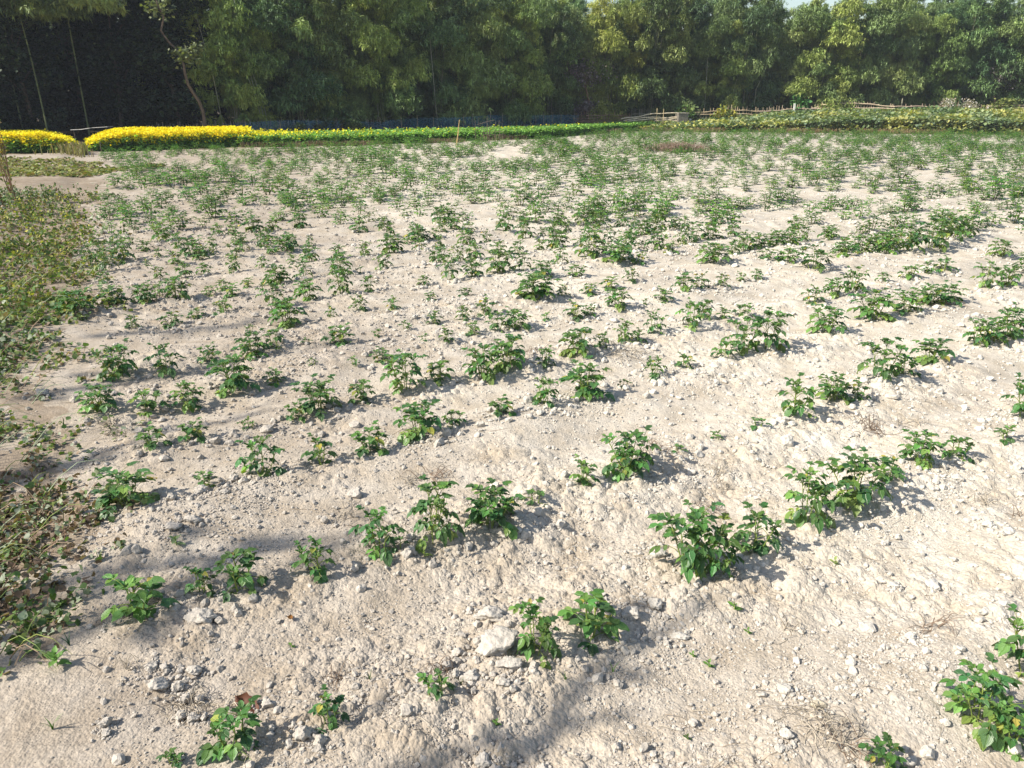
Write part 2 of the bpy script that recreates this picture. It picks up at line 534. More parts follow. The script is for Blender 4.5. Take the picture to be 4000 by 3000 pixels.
# ------------------------------------------------------------------ ground: one sheet to the horizon
def build_ground():
    th = np.concatenate([np.linspace(-180, -48, 50)[:-1], np.linspace(-48, 48, 1001), np.linspace(48, 180, 50)[1:-1]])
    th = np.radians(th)
    dep = np.concatenate([np.linspace(88, 52, 30)[:-1], np.linspace(52, 2.2, 780)])
    rr = EYE / np.tan(np.radians(dep))
    rr = np.concatenate([rr, np.geomspace(rr[-1], 4500, 40)[1:]])
    T, RR = np.meshgrid(th, rr)
    x = RR * np.sin(T); y = RR * np.cos(T)
    dr = np.gradient(rr)[:, None] * np.ones_like(T)
    step = np.maximum(dr * 0.45, RR * np.gradient(th)[None, :])
    z = H(x, y, step)
    nr, nt_ = x.shape
    V = np.stack([x, y, z], -1).reshape(-1, 3)
    i = np.arange(nr - 1)[:, None] * nt_
    j = np.arange(nt_)[None, :]
    j2 = (j + 1) % nt_
    q = np.stack([i + j, i + j2, i + nt_ + j2, i + nt_ + j], -1).reshape(-1, 4)
    q = q[:, ::-1]
    b = MB()
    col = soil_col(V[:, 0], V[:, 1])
    # browner earth beyond the field; painted darker under the bamboo as deep shade
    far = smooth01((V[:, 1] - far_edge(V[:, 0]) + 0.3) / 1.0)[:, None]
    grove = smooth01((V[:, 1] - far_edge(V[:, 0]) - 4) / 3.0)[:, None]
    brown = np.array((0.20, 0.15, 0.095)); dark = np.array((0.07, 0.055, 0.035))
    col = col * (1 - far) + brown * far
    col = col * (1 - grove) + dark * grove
    jx = vnoise(V[:, 0], V[:, 1], .25, 66) * .35 + vnoise(V[:, 0], V[:, 1], .07, 67) * .12
    ver = inside(VERGE, V[:, 0] + jx, V[:, 1] + jx).astype(float)[:, None] * 0.55
    col = col * (1 - ver) + np.array((0.19, 0.145, 0.10)) * ver
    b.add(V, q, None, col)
    n = len(V)
    c = np.array([[0, 0, float(z[0].mean())]])
    b.add(c, None, None, SOIL_R)
    tri = np.stack([np.full(nt_, n), (np.arange(nt_) + 1) % nt_, np.arange(nt_)], -1)
    b.t.append(tri[:, ::-1])
    o = obj('ground', b.mesh('ground', M_SOIL, smooth=False))
    tag(o, 'pale dry cracked field soil with crumbs and low planting ridges', None, None, 'structure')


build_ground()


# ------------------------------------------------------------------ potato plants
def leaflet_template(nu=2, nv=5, droop=0.35, fold=0.35, wavy=0.06):
    """unit leaflet along +Y, length 1, half width 0.33"""
    V = []; UV = []
    prof = {0: 0.10, 1: 0.80, 2: 1.0, 3: 0.66, 4: 0.04} if nv == 5 else {0: 0.15, 1: 1.0, 2: 0.03}
    for i in range(nv):
        t = i / (nv - 1)
        for k in range(-1, 2):
            w = prof[i] * 0.37
            x = k * w
            z = fold * abs(x) - droop * t * t * 0.55 + wavy * math.sin(i * 2.4 + k)
            V.append((x, t * math.cos(droop * t * 0.6), z)); UV.append((k * prof[i], t))
    Q = []
    for i in range(nv - 1):
        for k in range(2):
            a = i * 3 + k
            Q.append((a, a + 1, a + 4, a + 3))
    return np.array(V), np.array(Q), np.array(UV)


LT = leaflet_template()
LT_LO = leaflet_template(nv=3)


def frame_from(fwd, up=(0, 0, 1)):
    f = np.asarray(fwd, float); f = f / np.linalg.norm(f)
    s = np.cross(f, up)
    if np.linalg.norm(s) < 1e-4: s = np.array([1.0, 0, 0])
    s /= np.linalg.norm(s)
    u = np.cross(s, f)
    return np.stack([s, f, u], 1)     # columns: x, y, z


def compound_leaf(b, base, az, elev, length, npair, size, col, tmpl, sag=0.9, tubes=True, stemcol=(0.2, 0.3, 0.07)):
    """one potato leaf: an arching stalk with paired leaflets and a larger end leaflet"""
    n = 7
    p = np.array(base, float); e = elev
    pts = [p.copy()]
    for i in range(n):
        d = np.array([math.sin(az) * math.cos(e), math.cos(az) * math.cos(e), math.sin(e)])
        p = p + d * length / n; pts.append(p.copy()); e -= sag / n
    pts = np.array(pts)
    if tubes:
        b.tube(pts, np.linspace(0.0022, 0.001, len(pts)), 4, stemcol)
    P, RT, SC, CO = [], [], [], []
    def put(pos, fwd, s, up=(0, 0, 1)):
        Fm = frame_from(fwd, up)
        P.append(pos); RT.append(Fm); SC.append(s); CO.append((np.array(col) if random.random() > .012 else np.array((.30, .30, .06))) * random.uniform(0.8, 1.25) * np.array([random.uniform(0.8, 1.3), 1, random.uniform(0.8, 1.2)]))
    fw = pts[-1] - pts[-2]; fw /= np.linalg.norm(fw)
    put(pts[-1], fw + np.array([0, 0, -0.15]), size * 1.12)
    side = np.cross(fw, (0, 0, 1)); side /= max(np.linalg.norm(side), 1e-6)
    for k in range(npair):
        t = 0.92 - k * 0.62 / max(npair, 1)
        idx = t * n; i0 = min(int(idx), n - 1); pos = pts[i0] + (pts[i0 + 1] - pts[i0]) * (idx - i0)
        s = size * (0.82 - 0.22 * k) * random.uniform(0.85, 1.1)
        for sg in (-1, 1):
            fd = fw * random.uniform(0.45, 0.8) + side * sg * 0.95 + np.array([0, 0, random.uniform(-0.25, 0.25)])
            put(pos, fd, s)
    tv, tq, uv = tmpl
    sc = np.array(SC)[:, None] * np.array([[random.uniform(0.9, 1.1), 1, 1]])
    b.stamp(tv, tq, None, np.array(P), np.array(RT), sc, np.array(CO), uv, jit=0.12)


GREENS = [(0.060, 0.165, 0.042), (0.043, 0.130, 0.040), (0.082, 0.200, 0.045), (0.14, 0.26, 0.06)]
STEMC = (0.20, 0.27, 0.06)


def build_stem(seed, h, lean, az, nleaf, leaf_len, size, npair, tone, lo=False):
    """one potato stalk and its leaves, rooted at the origin"""
    random.seed(seed)
    st = MB(); fo = MB()
    n = 6; pts = []
    for i in range(n + 1):
        t = i / n
        r = lean * h * (t ** 1.3)
        pts.append((math.sin(az) * r + 0.008 * h * math.sin(5 * t + seed), math.cos(az) * r, -0.015 + (h * 0.80 + 0.015) * t))
    pts = np.array(pts)
    st.tube(pts, np.linspace(0.0052, 0.0028, n + 1) * (0.6 + 1.6 * h), 6, STEMC)
    a = random.uniform(0, 6.28)
    for k in range(nleaf):
        t = (0.34 if h > .15 else .22) + (0.64 if h > .15 else .76) * k / max(nleaf - 1, 1)
        i0 = min(int(t * n), n - 1); base = pts[i0] + (pts[i0 + 1] - pts[i0]) * (t * n - i0)
        a += 2.4 + random.uniform(-0.4, 0.4)
        up = 0.25 + 0.9 * t + random.uniform(-0.15, 0.15)
        L = leaf_len * (0.75 + 0.5 * math.sin(t * 2.6)) * random.uniform(0.8, 1.15)
        sz = size * (1.15 - 0.45 * t) * random.uniform(0.85, 1.15)
        c = GREENS[(tone + (k % 3 == 0)) % 4]
        if k == 0: c = GREENS[3]
        compound_leaf(fo, base, a, up, L, npair if t < 0.85 else max(1, npair - 1), sz, c, LT_LO if lo else LT, sag=0.9 + 0.5 * (1 - t), stemcol=STEMC)
    for k in range(4):        # young leaves at the tip
        a += 1.6
        compound_leaf(fo, pts[-1], a, 1.15, leaf_len * 0.32, 1, size * 0.55, GREENS[2], LT_LO if lo else LT, sag=0.5, stemcol=STEMC)
    return st, fo


# kinds: height 1 unit = metres as built
KINDS = {}
SPEC = {      # name: (height, stalks, leaves per stalk, leaf length, leaflet size, pairs)
    'tall': (0.29, (4, 5), 7, 0.12, 0.080, 2),
    'bushy': (0.22, (5, 6), 6, 0.095, 0.070, 2),
    'medium': (0.19, (3, 4), 6, 0.085, 0.066, 2),
    'small': (0.12, (3, 3), 6, 0.05, 0.050, 1),
    'tiny': (0.055, (2, 3), 4, 0.028, 0.032, 1),
}
for kname, (h, ns_, nl, ll, sz, npair) in SPEC.items():
    KINDS[kname] = []
    for v in range({'tall': 5, 'bushy': 5, 'medium': 6, 'small': 4, 'tiny': 3}[kname]):
        rs = random.Random(hash((kname == 'tall', kname == 'bushy', kname == 'small', len(kname), v)) & 0xffff)
        stalks = []
        nst = ns_[v % 2]
        for k in range(nst):
            az = k * 6.283 / nst + rs.uniform(-0.5, 0.5)
            hh = h * (1.0 if k == 0 else rs.uniform(0.6, 0.95))
            st, fo = build_stem(rs.randint(0, 99999), hh, 0.08 if k == 0 else rs.uniform(0.15, 0.5), az, nl, ll, sz, npair, rs.randint(0, 2))
            off = (0.022 * math.sin(az) * (k > 0) * (1 + h * 3), 0.022 * math.cos(az) * (k > 0) * (1 + h * 3), 0)
            stalks.append((st.mesh('stem', M_STEM, smooth=True), fo.mesh('foliage', M_POT, smooth=True, uv=True), off))
        V = []
        for s_, f_, off in stalks:
            co_ = np.zeros(len(f_.vertices) * 3, np.float32); f_.vertices.foreach_get('co', co_)
            V.append(co_.reshape(-1, 3) + np.array(off))
        V = np.concatenate(V)
        wid = np.percentile(V[:, 0], 97) - np.percentile(V[:, 0], 3)
        KINDS[kname].append({'stalks': stalks, 'h': float(np.percentile(V[:, 2], 99)), 'w': float(wid)})

PLANT_PX = [(370, 1662, 25, 50), (515, 1645, 80, 140), (712, 1578, 62, 78), (930, 1528, 45, 55), (1155, 1435, 110, 92), (1270, 1375, 78, 140), (1492, 1245, 142, 150), (1550, 1243, 100, 100), (1630, 1190, 95, 115), (1740, 1138, 120, 115), (1840, 1100, 112, 130), (1918, 1052, 50, 60), (1985, 1015, 68, 90), (2065, 998, 50, 62), (2170, 958, 28, 45), (2212, 915, 90, 90), (1912, 1668, 58, 90), (2110, 1575, 100, 155), (2190, 1620, 66, 100), (2222, 1470, 135, 110), (295, 1345, 85, 135), (435, 1300, 55, 70), (520, 1288, 82, 110), (688, 1252, 72, 85), (820, 1200, 95, 110), (865, 1190, 30, 35), (935, 1180, 130, 120), (1065, 1145, 90, 110), (1163, 1092, 28, 60), (1258, 1052, 60, 62), (1355, 1027, 90, 115), (1470, 978, 18, 40), (1548, 948, 16, 36), (1643, 928, 22, 38), (1715, 905, 85, 95), (1800, 873, 57, 70), (1850, 868, 40, 50), (1900, 832, 85, 95), (1950, 815, 45, 60), (2005, 790, 52, 95), (2110, 752, 60, 50), (2145, 745, 50, 70), (2180, 735, 65, 75), (280, 1100, 75, 125), (443, 1055, 36, 48), (570, 1033, 85, 100), (690, 1005, 62, 75), (800, 982, 58, 80), (900, 952, 80, 95), (978, 930, 35, 50), (1083, 908, 35, 60), (1175, 888, 60, 55), (1267, 863, 75, 100), (1347, 836, 20, 30), (1418, 815, 42, 50), (1477, 795, 32, 45), (1565, 782, 38, 55), (1605, 770, 75, 80), (1655, 765, 85, 90), (1787, 720, 62, 80), (1885, 692, 65, 95), (1960, 682, 52, 60), (2005, 662, 45, 60), (2050, 658, 45, 60), (330, 975, 45, 65), (420, 955, 38, 60), (537, 928, 22, 42), (220, 892, 58, 80), (315, 888, 45, 75), (407, 877, 60, 65), (508, 845, 80, 95), (595, 825, 32, 45), (640, 910, 40, 45), (693, 897, 72, 90), (785, 873, 48, 62), (878, 858, 88, 95), (950, 838, 50, 65), (1045, 828, 75, 85), (1100, 808, 75, 95), (1180, 800, 45, 40), (1248, 778, 60, 85), (1303, 762, 32, 40), (1350, 745, 50, 40), (1378, 745, 30, 40), (1412, 728, 50, 50), (1490, 722, 65, 62), (1520, 700, 45, 50), (1560, 697, 28, 35), (1607, 690, 30, 45), (253, 815, 75, 85), (360, 808, 68, 75), (452, 782, 38, 45), (545, 772, 60, 70), (597, 755, 42, 48), (660, 748, 15, 20), (735, 745, 42, 60), (675, 797, 18, 22), (762, 792, 20, 25), (825, 778, 28, 45), (815, 728, 18, 30), (873, 712, 20, 25), (920, 745, 18, 20), (963, 748, 35, 35), (1025, 730, 28, 40), (1075, 720, 45, 50), (1115, 715, 45, 60), (1180, 695, 15, 35), (1240, 692, 35, 50), (1275, 687, 25, 30), (1335, 673, 45, 60), (1393, 665, 15, 20), (1430, 658, 28, 45), (1475, 640, 40, 45), (1513, 632, 35, 40), (1558, 628, 30, 35), (1600, 612, 22, 25), (1633, 608, 25, 30), (1757, 658, 38, 45), (1800, 645, 40, 50), (1842, 640, 60, 55), (1905, 615, 22, 30), (1965, 608, 30, 45), (2000, 597, 28, 40), (2040, 590, 30, 55), (2130, 628, 60, 60), (2180, 620, 50, 55), (287, 712, 32, 38), (372, 705, 35, 50), (425, 685, 25, 40), (487, 678, 30, 50), (540, 715, 20, 25), (622, 705, 65, 85), (590, 670, 65, 55), (715, 685, 30, 28), (778, 668, 35, 38), (850, 668, 30, 35), (940, 700, 30, 38), (1000, 695, 35, 35), (1050, 682, 40, 50), (930, 645, 20, 28), (1005, 640, 20, 35), (165, 685, 50, 75), (245, 665, 45, 75), (312, 660, 45, 50), (382, 652, 48, 60), (452, 638, 22, 30), (503, 640, 30, 40), (665, 650, 50, 65), (740, 640, 60, 55), (800, 632, 38, 35), (970, 610, 60, 45), (915, 618, 25, 30), (1020, 600, 40, 55), (1080, 590, 60, 65), (1155, 650, 60, 85), (1215, 640, 25, 30), (1170, 600, 40, 50), (1245, 598, 30, 45), (1275, 635, 25, 35), (1320, 625, 30, 40), (1365, 612, 30, 35), (1335, 572, 45, 90), (1210, 570, 40, 40), (1385, 570, 30, 30), (1450, 550, 25, 40), (1540, 575, 45, 80), (1755, 590, 60, 85), (1860, 552, 45, 60), (1915, 553, 55, 65), (1960, 552, 60, 70), (2010, 545, 70, 80), (2050, 530, 65, 70), (2090, 520, 50, 60), (1700, 570, 35, 50), (1655, 565, 25, 40), (1820, 560, 35, 50), (2160, 560, 40, 50)]

ORD = ['zeroth', 'first', 'second', 'third', 'fourth', 'fifth', 'sixth', 'seventh', 'eighth', 'ninth', 'tenth', 'eleventh', 'twelfth', 'thirteenth', 'fourteenth', 'fifteenth', 'sixteenth', 'seventeenth', 'eighteenth', 'nineteenth', 'twentieth']
TENS = {2: 'twenty', 3: 'thirty', 4: 'forty', 5: 'fifty', 6: 'sixty', 7: 'seventy', 8: 'eighty', 9: 'ninety'}


def ordinal(n):
    if n <= 20: return ORD[n]
    t, u = divmod(n, 10)
    return (TENS[t][:-1] + 'ieth') if u == 0 else TENS[t] + '-' + ORD[u]


def project_row(x, y):
    return rowq(x, y) / ROW_SP - ROW_OFF


# hand-placed plants: photo pixel -> ground
HAND = []
for (u, v, hp, wp) in PLANT_PX:
    U, Vb = u * S, v * S
    Vb = Vb - hp * S * 0.10
    x, y = G(U, Vb)
    x = float(x); y = float(y)
    ht = float(height_at(0, (v - hp) * S, y))
    dpt = to_px(x, y)[2]
    wm = wp * S * float(dpt) / FPX
    HAND.append((x, y, max(0.03, ht * 1.04), max(0.05, wm)))

# plants further off stand in the same rows, with gaps
PROC = []
rr_ = random.Random(11)
sp_far = 0.62
for k in range(-10, 92):
    q0 = (4.2 + ROW_OFF) * ROW_SP + k * sp_far
    s0 = -40.0 + rr_.random() * 0.3
    while s0 < 60:
        s0 += rr_.uniform(0.18, 0.37)
        q = q0 + rr_.gauss(0, 0.035) + 0.12 * math.sin(s0 * 0.21 + k)
        x = -q * math.cos(ROW_AZ) + s0 * math.sin(ROW_AZ)
        y = q * math.sin(ROW_AZ) + s0 * math.cos(ROW_AZ)
        if y < 3 or y > 42: continue
        pu, pv, pd = to_px(x, y)
        uF, vF = pu / S, pv / S
        if uF < -140 or uF > 2350: continue
        lim = np.interp(uF, [0, 700, 900, 1300, 1450, 1700, 2212, 2260, 2400], [648, 640, 605, 570, 548, 560, 505, 900, 900])
        if vF > lim: continue
        if x < field_left(y) + 0.05 or y > far_edge(x) - 0.25: continue
        if uF < 240 and 378 < vF < 415: continue
        if rr_.random() < 0.10 + 0.16 * (y > 9) + 0.5 * (vnoise(np.array([x]), np.array([y]), 2.2, 77)[0] > 0.28): continue
        if any((x - a) ** 2 + (y - b) ** 2 < 0.17 ** 2 for a, b, _, _ in HAND if abs(b - y) < .3): continue
        hh = max(0.07, rr_.gauss(0.165, 0.04)) * (1 + 0.4 * vnoise(np.array([x]), np.array([y]), 1.5, 78)[0])
        PROC.append((x, y, hh, hh * rr_.uniform(1.0, 1.3)))
PROC.sort(key=lambda p: p[0] ** 2 + p[1] ** 2)
NTHING = 300
near = [p for p in PROC if 0 < to_px(p[0], p[1])[0] < 4000][:NTHING - len(HAND)]
ids = set(id(p) for p in near)
rest = [p for p in PROC if id(p) not in ids]

everyone = [(p, True) for p in HAND] + [(p, False) for p in near]
rowof = {}
hrows = []
for i, (p, hand) in enumerate(everyone):
    r = project_row(p[0], p[1])
    k = int(round(r)) if r < 4.55 else 5 + int((r - 4.55) / 0.80)
    rowof.setdefault(max(k, 1), []).append((rows_(p[0], p[1]), i))
place = {}
for n, k in enumerate(sorted(rowof)):
    for m, (s_, i) in enumerate(sorted(rowof[k])):
        place[i] = (n + 1, m + 1)


def look_word(kind, h, w, i):
    if kind == 'tall': return ('tall leafy', 'tall upright', 'tall spreading')[i % 3] if h / w > 0.9 else 'tall wide bushy'
    if kind == 'bushy': return 'wide bushy'
    if kind == 'medium': return 'slim upright' if h / w > 1.15 else 'mid-sized leafy'
    if kind == 'small': return 'small low' if h / w < 1 else 'small upright'
    return 'tiny sprouting'


rp = random.Random(5)
for i, (p, hand) in enumerate(everyone):
    x, y, h, w = p
    if h < 0.075: kind = 'tiny'
    elif h < 0.145: kind = 'small'
    elif h < 0.225: kind = 'bushy' if w > h * 1.15 else 'medium'
    else: kind = 'tall'
    pr = KINDS[kind][rp.randrange(len(KINDS[kind]))]
    n, m = place[i]
    lab = '%s potato plant, %s from the verge in the %s row from the camera' % (look_word(kind, h, w, i), ordinal(m), ordinal(n))
    t = thing('potato_plant', lab, 'potato plant', (x, y, hz(x, y)), rp.uniform(0, 6.283), 'potato plants in rows across the field')
    sz_ = h / pr['h']
    sx = min(max(0.76 * w / pr['w'], sz_ * 0.58), sz_ * 1.15)
    t.scale = (sx, sx, sz_)
    for st, fo, off in pr['stalks']:
        s_ = obj('stem', st, t, off)
        f_ = obj('foliage', fo, s_)
        v_ = rp.uniform(0.85, 1.2)
        f_.color = (v_ * rp.uniform(0.9, 1.25), v_, v_ * rp.uniform(0.85, 1.1), 1)


# the crop beyond those: one mass of plants
def lo_plant(seed):
    random.seed(seed)
    b = MB()
    nst = random.choice([3, 4, 5])
    for k in range(nst):
        az = k * 6.283 / nst + random.uniform(-.5, .5)
        ln_ = 0.1 if k == 0 else random.uniform(0.15, 0.5)
        hh = 0.17 * (1 if k == 0 else random.uniform(0.65, 0.95))
        pts = np.array([(math.sin(az) * ln_ * hh * t + .02 * math.sin(az), math.cos(az) * ln_ * hh * t + .02 * math.cos(az), hh * t) for t in (0, 0.5, 1.0)])
        b.tube(pts, 0.004, 3, STEMC)
        a = random.uniform(0, 6)
        for j in range(6):
            t = 0.25 + 0.75 * j / 5
            base = pts[0] + (pts[2] - pts[0]) * t
            a += 2.4
            L = 0.075 * random.uniform(.8, 1.15)
            e = 0.1 + 0.6 * t
            P = []; RT = []; SC = []
            d = np.array([math.sin(a) * math.cos(e), math.cos(a) * math.cos(e), math.sin(e)])
            end = base + d * L
            fw = d + np.array([0, 0, -0.45])
            side = np.cross(fw, (0, 0, 1)); side /= np.linalg.norm(side)
            P.append(end); RT.append(frame_from(fw)); SC.append(0.058)
            for sg in (-1, 1):
                P.append(base + d * L * 0.75); RT.append(frame_from(fw * 0.5 + side * sg)); SC.append(0.047)
            cc = np.array([np.array(GREENS[random.randrange(4)]) * random.uniform(.85, 1.2) for _ in P])
            b.stamp(LT_LO[0], LT_LO[1], None, np.array(P), np.array(RT), np.array(SC), cc, LT_LO[2])
    return np.concatenate(b.v), np.concatenate(b.q) if b.q else None, np.concatenate(b.t), np.concatenate(b.c)


LOP = [lo_plant(s) for s in range(10)]
mass = MB()
ra = np.array(rest)
zz = H(ra[:, 0], ra[:, 1], np.full(len(ra), 0.03))
pick = rng.integers(0, len(LOP), len(ra))
for k, (v_, q_, t_, c_) in enumerate(LOP):
    sel = ra[pick == k]
    if not len(sel): continue
    pos = np.stack([sel[:, 0], sel[:, 1], zz[pick == k]], 1)
    sc = sel[:, 2] / 0.19
    s3 = np.stack([sc * sel[:, 3] / sel[:, 2], sc * sel[:, 3] / sel[:, 2], sc], 1)
    rot = rot_z(rng.random(len(sel)) * 6.283)
    tint = rng.uniform(0.6, 1.05, (len(sel), 1)) * np.array([[1.15, 1.05, .8]]) * rng.uniform(0.9, 1.15, (len(sel), 3))
    n0 = len(v_)
    V = np.einsum('nij,nkj->nki', rot, v_[None] * s3[:, None, :]) + pos[:, None, :]
    off = (np.arange(len(sel)) * n0)[:, None, None]
    cc = (c_[None] * tint[:, None, :]).reshape(-1, 3)
    mass.add(V.reshape(-1, 3), (q_[None] + off).reshape(-1, 4), (t_[None] + off).reshape(-1, 3), cc)
o = obj('potato_crop', mass.mesh('potato_crop', M_CROP, smooth=True))
tag(o, 'small potato plants covering the distant part of the pale field', 'potato crop', None, 'stuff')
print('plants', len(HAND), len(near), len(rest), 'mass verts', mass.n)

# ------------------------------------------------------------------ clods and crumbs of dry earth
def ico(sub):
    import bmesh
    bm = bmesh.new()
    bmesh.ops.create_icosphere(bm, subdivisions=sub, radius=1.0)
    bm.verts.ensure_lookup_table()
    v = np.array([tuple(q.co) for q in bm.verts])
    t = np.array([[w.index for w in f.verts] for f in bm.faces])
    bm.free()
    return v, t


def clod_shape(sub, seed, chop=7, rough=0.12):
    """an angular lump: a ball cut by random planes, then roughened"""
    r = np.random.default_rng(seed)
    v, t = ico(sub)
    for _ in range(chop):
        n = r.normal(size=3); n /= np.linalg.norm(n)
        d = r.uniform(0.50, 0.85)
        over = np.maximum(v @ n - d, 0)
        v = v - over[:, None] * n[None] * 0.92
    f = 1 + rough * (vnoise(v[:, 0] * 3 + seed, v[:, 1] * 3 + v[:, 2] * 2.1, 0.7, seed % 97) + 0.6 * vnoise(v[:, 0] * 7, v[:, 2] * 7 + v[:, 1] * 5 + seed, 0.8, seed % 89) + 0.35 * vnoise(v[:, 0] * 19, v[:, 2] * 17 + v[:, 1] * 15 + seed, 0.8, seed % 83)) * 2
    return v * f[:, None], t


#   (pixel u, v of the centre, width px, height px, label)
Z = {7: (0, 2200, 1.58), 8: (1300, 2000, 1.659), 1: (2500, 1900, 1.4747), 6: (0, 1600, 1.843), 5: (0, 900, 2.0733), 2: (2400, 1600, 2.074)}
CLODS = [
    (8, 1030, 635, 215, 135, 'pale jagged block of earth with a dark undercut, above the biggest slab'),
    (8, 1070, 862, 290, 215, 'biggest rounded slab of pale earth beside the leafy sprout'),
    (8, 1122, 1018, 190, 95, 'oblong clod lying just below the biggest slab'),
    (8, 810, 912, 92, 66, 'egg-shaped clod between the biggest slab and a cracked block'),
    (8, 740, 1000, 88, 115, 'cracked upright block of earth at the end of the clod cluster'),
    (8, 803, 1062, 55, 100, 'narrow tooth-shaped clod under the cracked upright block'),
    (8, 900, 1085, 120, 95, 'crumbly half-sunk clod between the narrow tooth-shaped clod and the oblong one'),
    (8, 1100, 1140, 110, 80, 'half-buried flat clod below the oblong one'),
    (8, 1640, 530, 90, 84, 'white round clod behind the dense low potato plant'),
    (8, 1930, 640, 110, 105, 'broad pale clod beside the dense low potato plant'),
    (8, 970, 1580, 112, 96, 'angular clod in the shade at the bottom edge, first of four'),
    (8, 1088, 1512, 100, 84, 'highest of four shaded clods at the bottom edge'),
    (8, 1060, 1625, 110, 72, 'lowest of four shaded clods at the bottom edge'),
    (8, 1172, 1592, 60, 50, 'smallest of four shaded clods at the bottom edge'),
    (8, 1362, 1620, 92, 66, 'flat pale clod on its own at the bottom edge past the shaded four'),
    (8, 1842, 1480, 60, 82, 'upright egg-shaped clod standing alone near the branch shadow'),
    (7, 1246, 345, 205, 110, 'long rounded boulder of earth with a shadowed underside in front of potato plants'),
    (7, 1390, 238, 92, 62, 'clod tucked under the big light leaf of a potato plant'),
    (7, 978, 312, 76, 52, 'grey clod at the foot of a potato plant in shade'),
    (7, 984, 742, 132, 112, 'largest wedge of the rubble heap in the trodden corner'),
    (7, 936, 648, 96, 68, 'flat pale clod on the upper side of the rubble heap'),
    (7, 1016, 652, 62, 62, 'round clod beside the flat pale one on the rubble heap'),
    (7, 1198, 648, 108, 74, 'slanting clod at the far end of the rubble heap'),
    (7, 1146, 806, 84, 104, 'upright block in the middle of the rubble heap'),
    (7, 1232, 812, 64, 90, 'crumbling block next to the upright one in the rubble heap'),
    (7, 1102, 742, 86, 76, 'shaded block wedged behind the upright one in the rubble heap'),
    (7, 1118, 930, 92, 104, 'rough block below the dry roots of the rubble heap'),
    (7, 1200, 948, 84, 84, 'cleft pale clod at the bottom of the rubble heap'),
    (7, 1262, 948, 50, 78, 'thin pale clod leaning at the bottom of the rubble heap'),
    (7, 660, 1000, 72, 84, 'knobbly clod standing alone on the trodden corner'),
    (7, 662, 1068, 70, 60, 'squat clod touching the knobbly one on the trodden corner'),
    (7, 1880, 1082, 132, 108, 'large pitted clod below the sprouting potato plant at the bottom'),
    (7, 1988, 1122, 84, 98, 'round clod close beside the large pitted one'),
    (7, 1650, 862, 84, 70, 'sandy clod beside the curled brown leaf'),
    (1, 84, 640, 94, 100, 'white egg-shaped clod in the open below the tall potato clump'),
    (1, 106, 352, 112, 74, 'white rounded clod beside the tall potato clump'),
    (1, 226, 824, 128, 52, 'flat clod lying across the end of the branch shadow'),
    (1, 1688, 540, 92, 82, 'pale chunky clod on the open bare soil of the bright side'),
    (1, 1462, 552, 62, 40, 'small flat clod near the chunky one on the open bare soil'),
    (1, 1980, 742, 94, 54, 'flat pale clod between bare soil and the cut-off plant'),
    (1, 2000, 192, 84, 66, 'rounded clod lying by dry grass tufts on the bright side'),
    (1, 2122, 252, 84, 56, 'low clod a step below the rounded one by dry grass tufts'),
    (1, 832, 1158, 92, 76, 'broken clod above the twig pile on the bright soil'),
    (1, 1022, 1276, 102, 58, 'half-sunk yellowish clod above the twig pile'),
    (1, 832, 1450, 84, 100, 'tall white clod at the bottom of the bright soil'),
    (1, 796, 1542, 66, 52, 'small clod under the tall white one'),
    (1, 1560, 862, 76, 60, 'flattish clod between dry twigs and the open bare soil'),
    (6, 1268, 872, 132, 92, 'cracked white block of earth in the middle of the planting gap'),
    (6, 1398, 822, 140, 78, 'wide low clod behind the cracked white block'),
    (6, 1450, 592, 112, 84, 'pale clod pressed against the small curled potato plant'),
    (6, 1240, 652, 84, 102, 'rough upright clod between two potato plants of the left rows'),
    (6, 640, 752, 104, 58, 'white crumbly clod below the spreading potato plant near the verge'),
    (6, 1618, 622, 84, 56, 'wide clod just past the small curled potato plant'),
    (6, 1690, 482, 78, 92, 'brown-shaded clod beside a potato plant stalk'),
    (5, 350, 1305, 132, 92, 'smooth grey stone lying against the weedy verge'),
]
CLODS = [c if 'left' not in c[5] else c[:5] + (c[5].replace(' of the left rows', ' near the verge'),) for c in CLODS]
used = []
for i, (z_, cu, cv, cw, chh, lab) in enumerate(CLODS):
    ox, oy, sc = Z[z_]
    u = ox + cu / sc; v = oy + (cv + chh * 0.30) / sc
    x, y = (float(q) for q in G(u, v))
    d = float(to_px(x, y)[2])
    w = cw / sc * d / FPX
    # the camera looks down on it: part of the picture height is its depth
    hp = chh / sc * d / FPX
    hgt = hp * 0.95
    v_, t_ = clod_shape(4, 100 + i * 7, chop=8, rough=0.17)
    ext = v_.max(0) - v_.min(0)
    v_ = v_ / ext
    v_[:, 2] = np.where(v_[:, 2] < 0, v_[:, 2] * 0.8, v_[:, 2])
    v_ = v_ * np.array([w, max(min(w, hp * 1.15), hp * 0.8), hgt * 0.8])
    b = MB()
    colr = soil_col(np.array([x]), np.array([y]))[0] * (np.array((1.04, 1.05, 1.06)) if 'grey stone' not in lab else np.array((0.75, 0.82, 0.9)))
    if 'yellowish' in lab: colr = colr * np.array((1.02, 0.97, 0.82))
    b.add(v_, None, t_, np.clip(colr, 0, 0.7))
    nm = 'stone' if 'stone' in lab else 'earth_clod'
    o = obj(nm, b.mesh(nm, M_CLOD, smooth=True), None, (x, y, hz(x, y) + hgt * 0.26))
    o.rotation_euler = (0, 0, 0.2 * math.sin(i * 3.1))
    tag(o, lab, 'stone' if nm == 'stone' else 'clod of earth', 'lumps of dry earth lying on the field')
    used.append((x, y, w * 0.5))

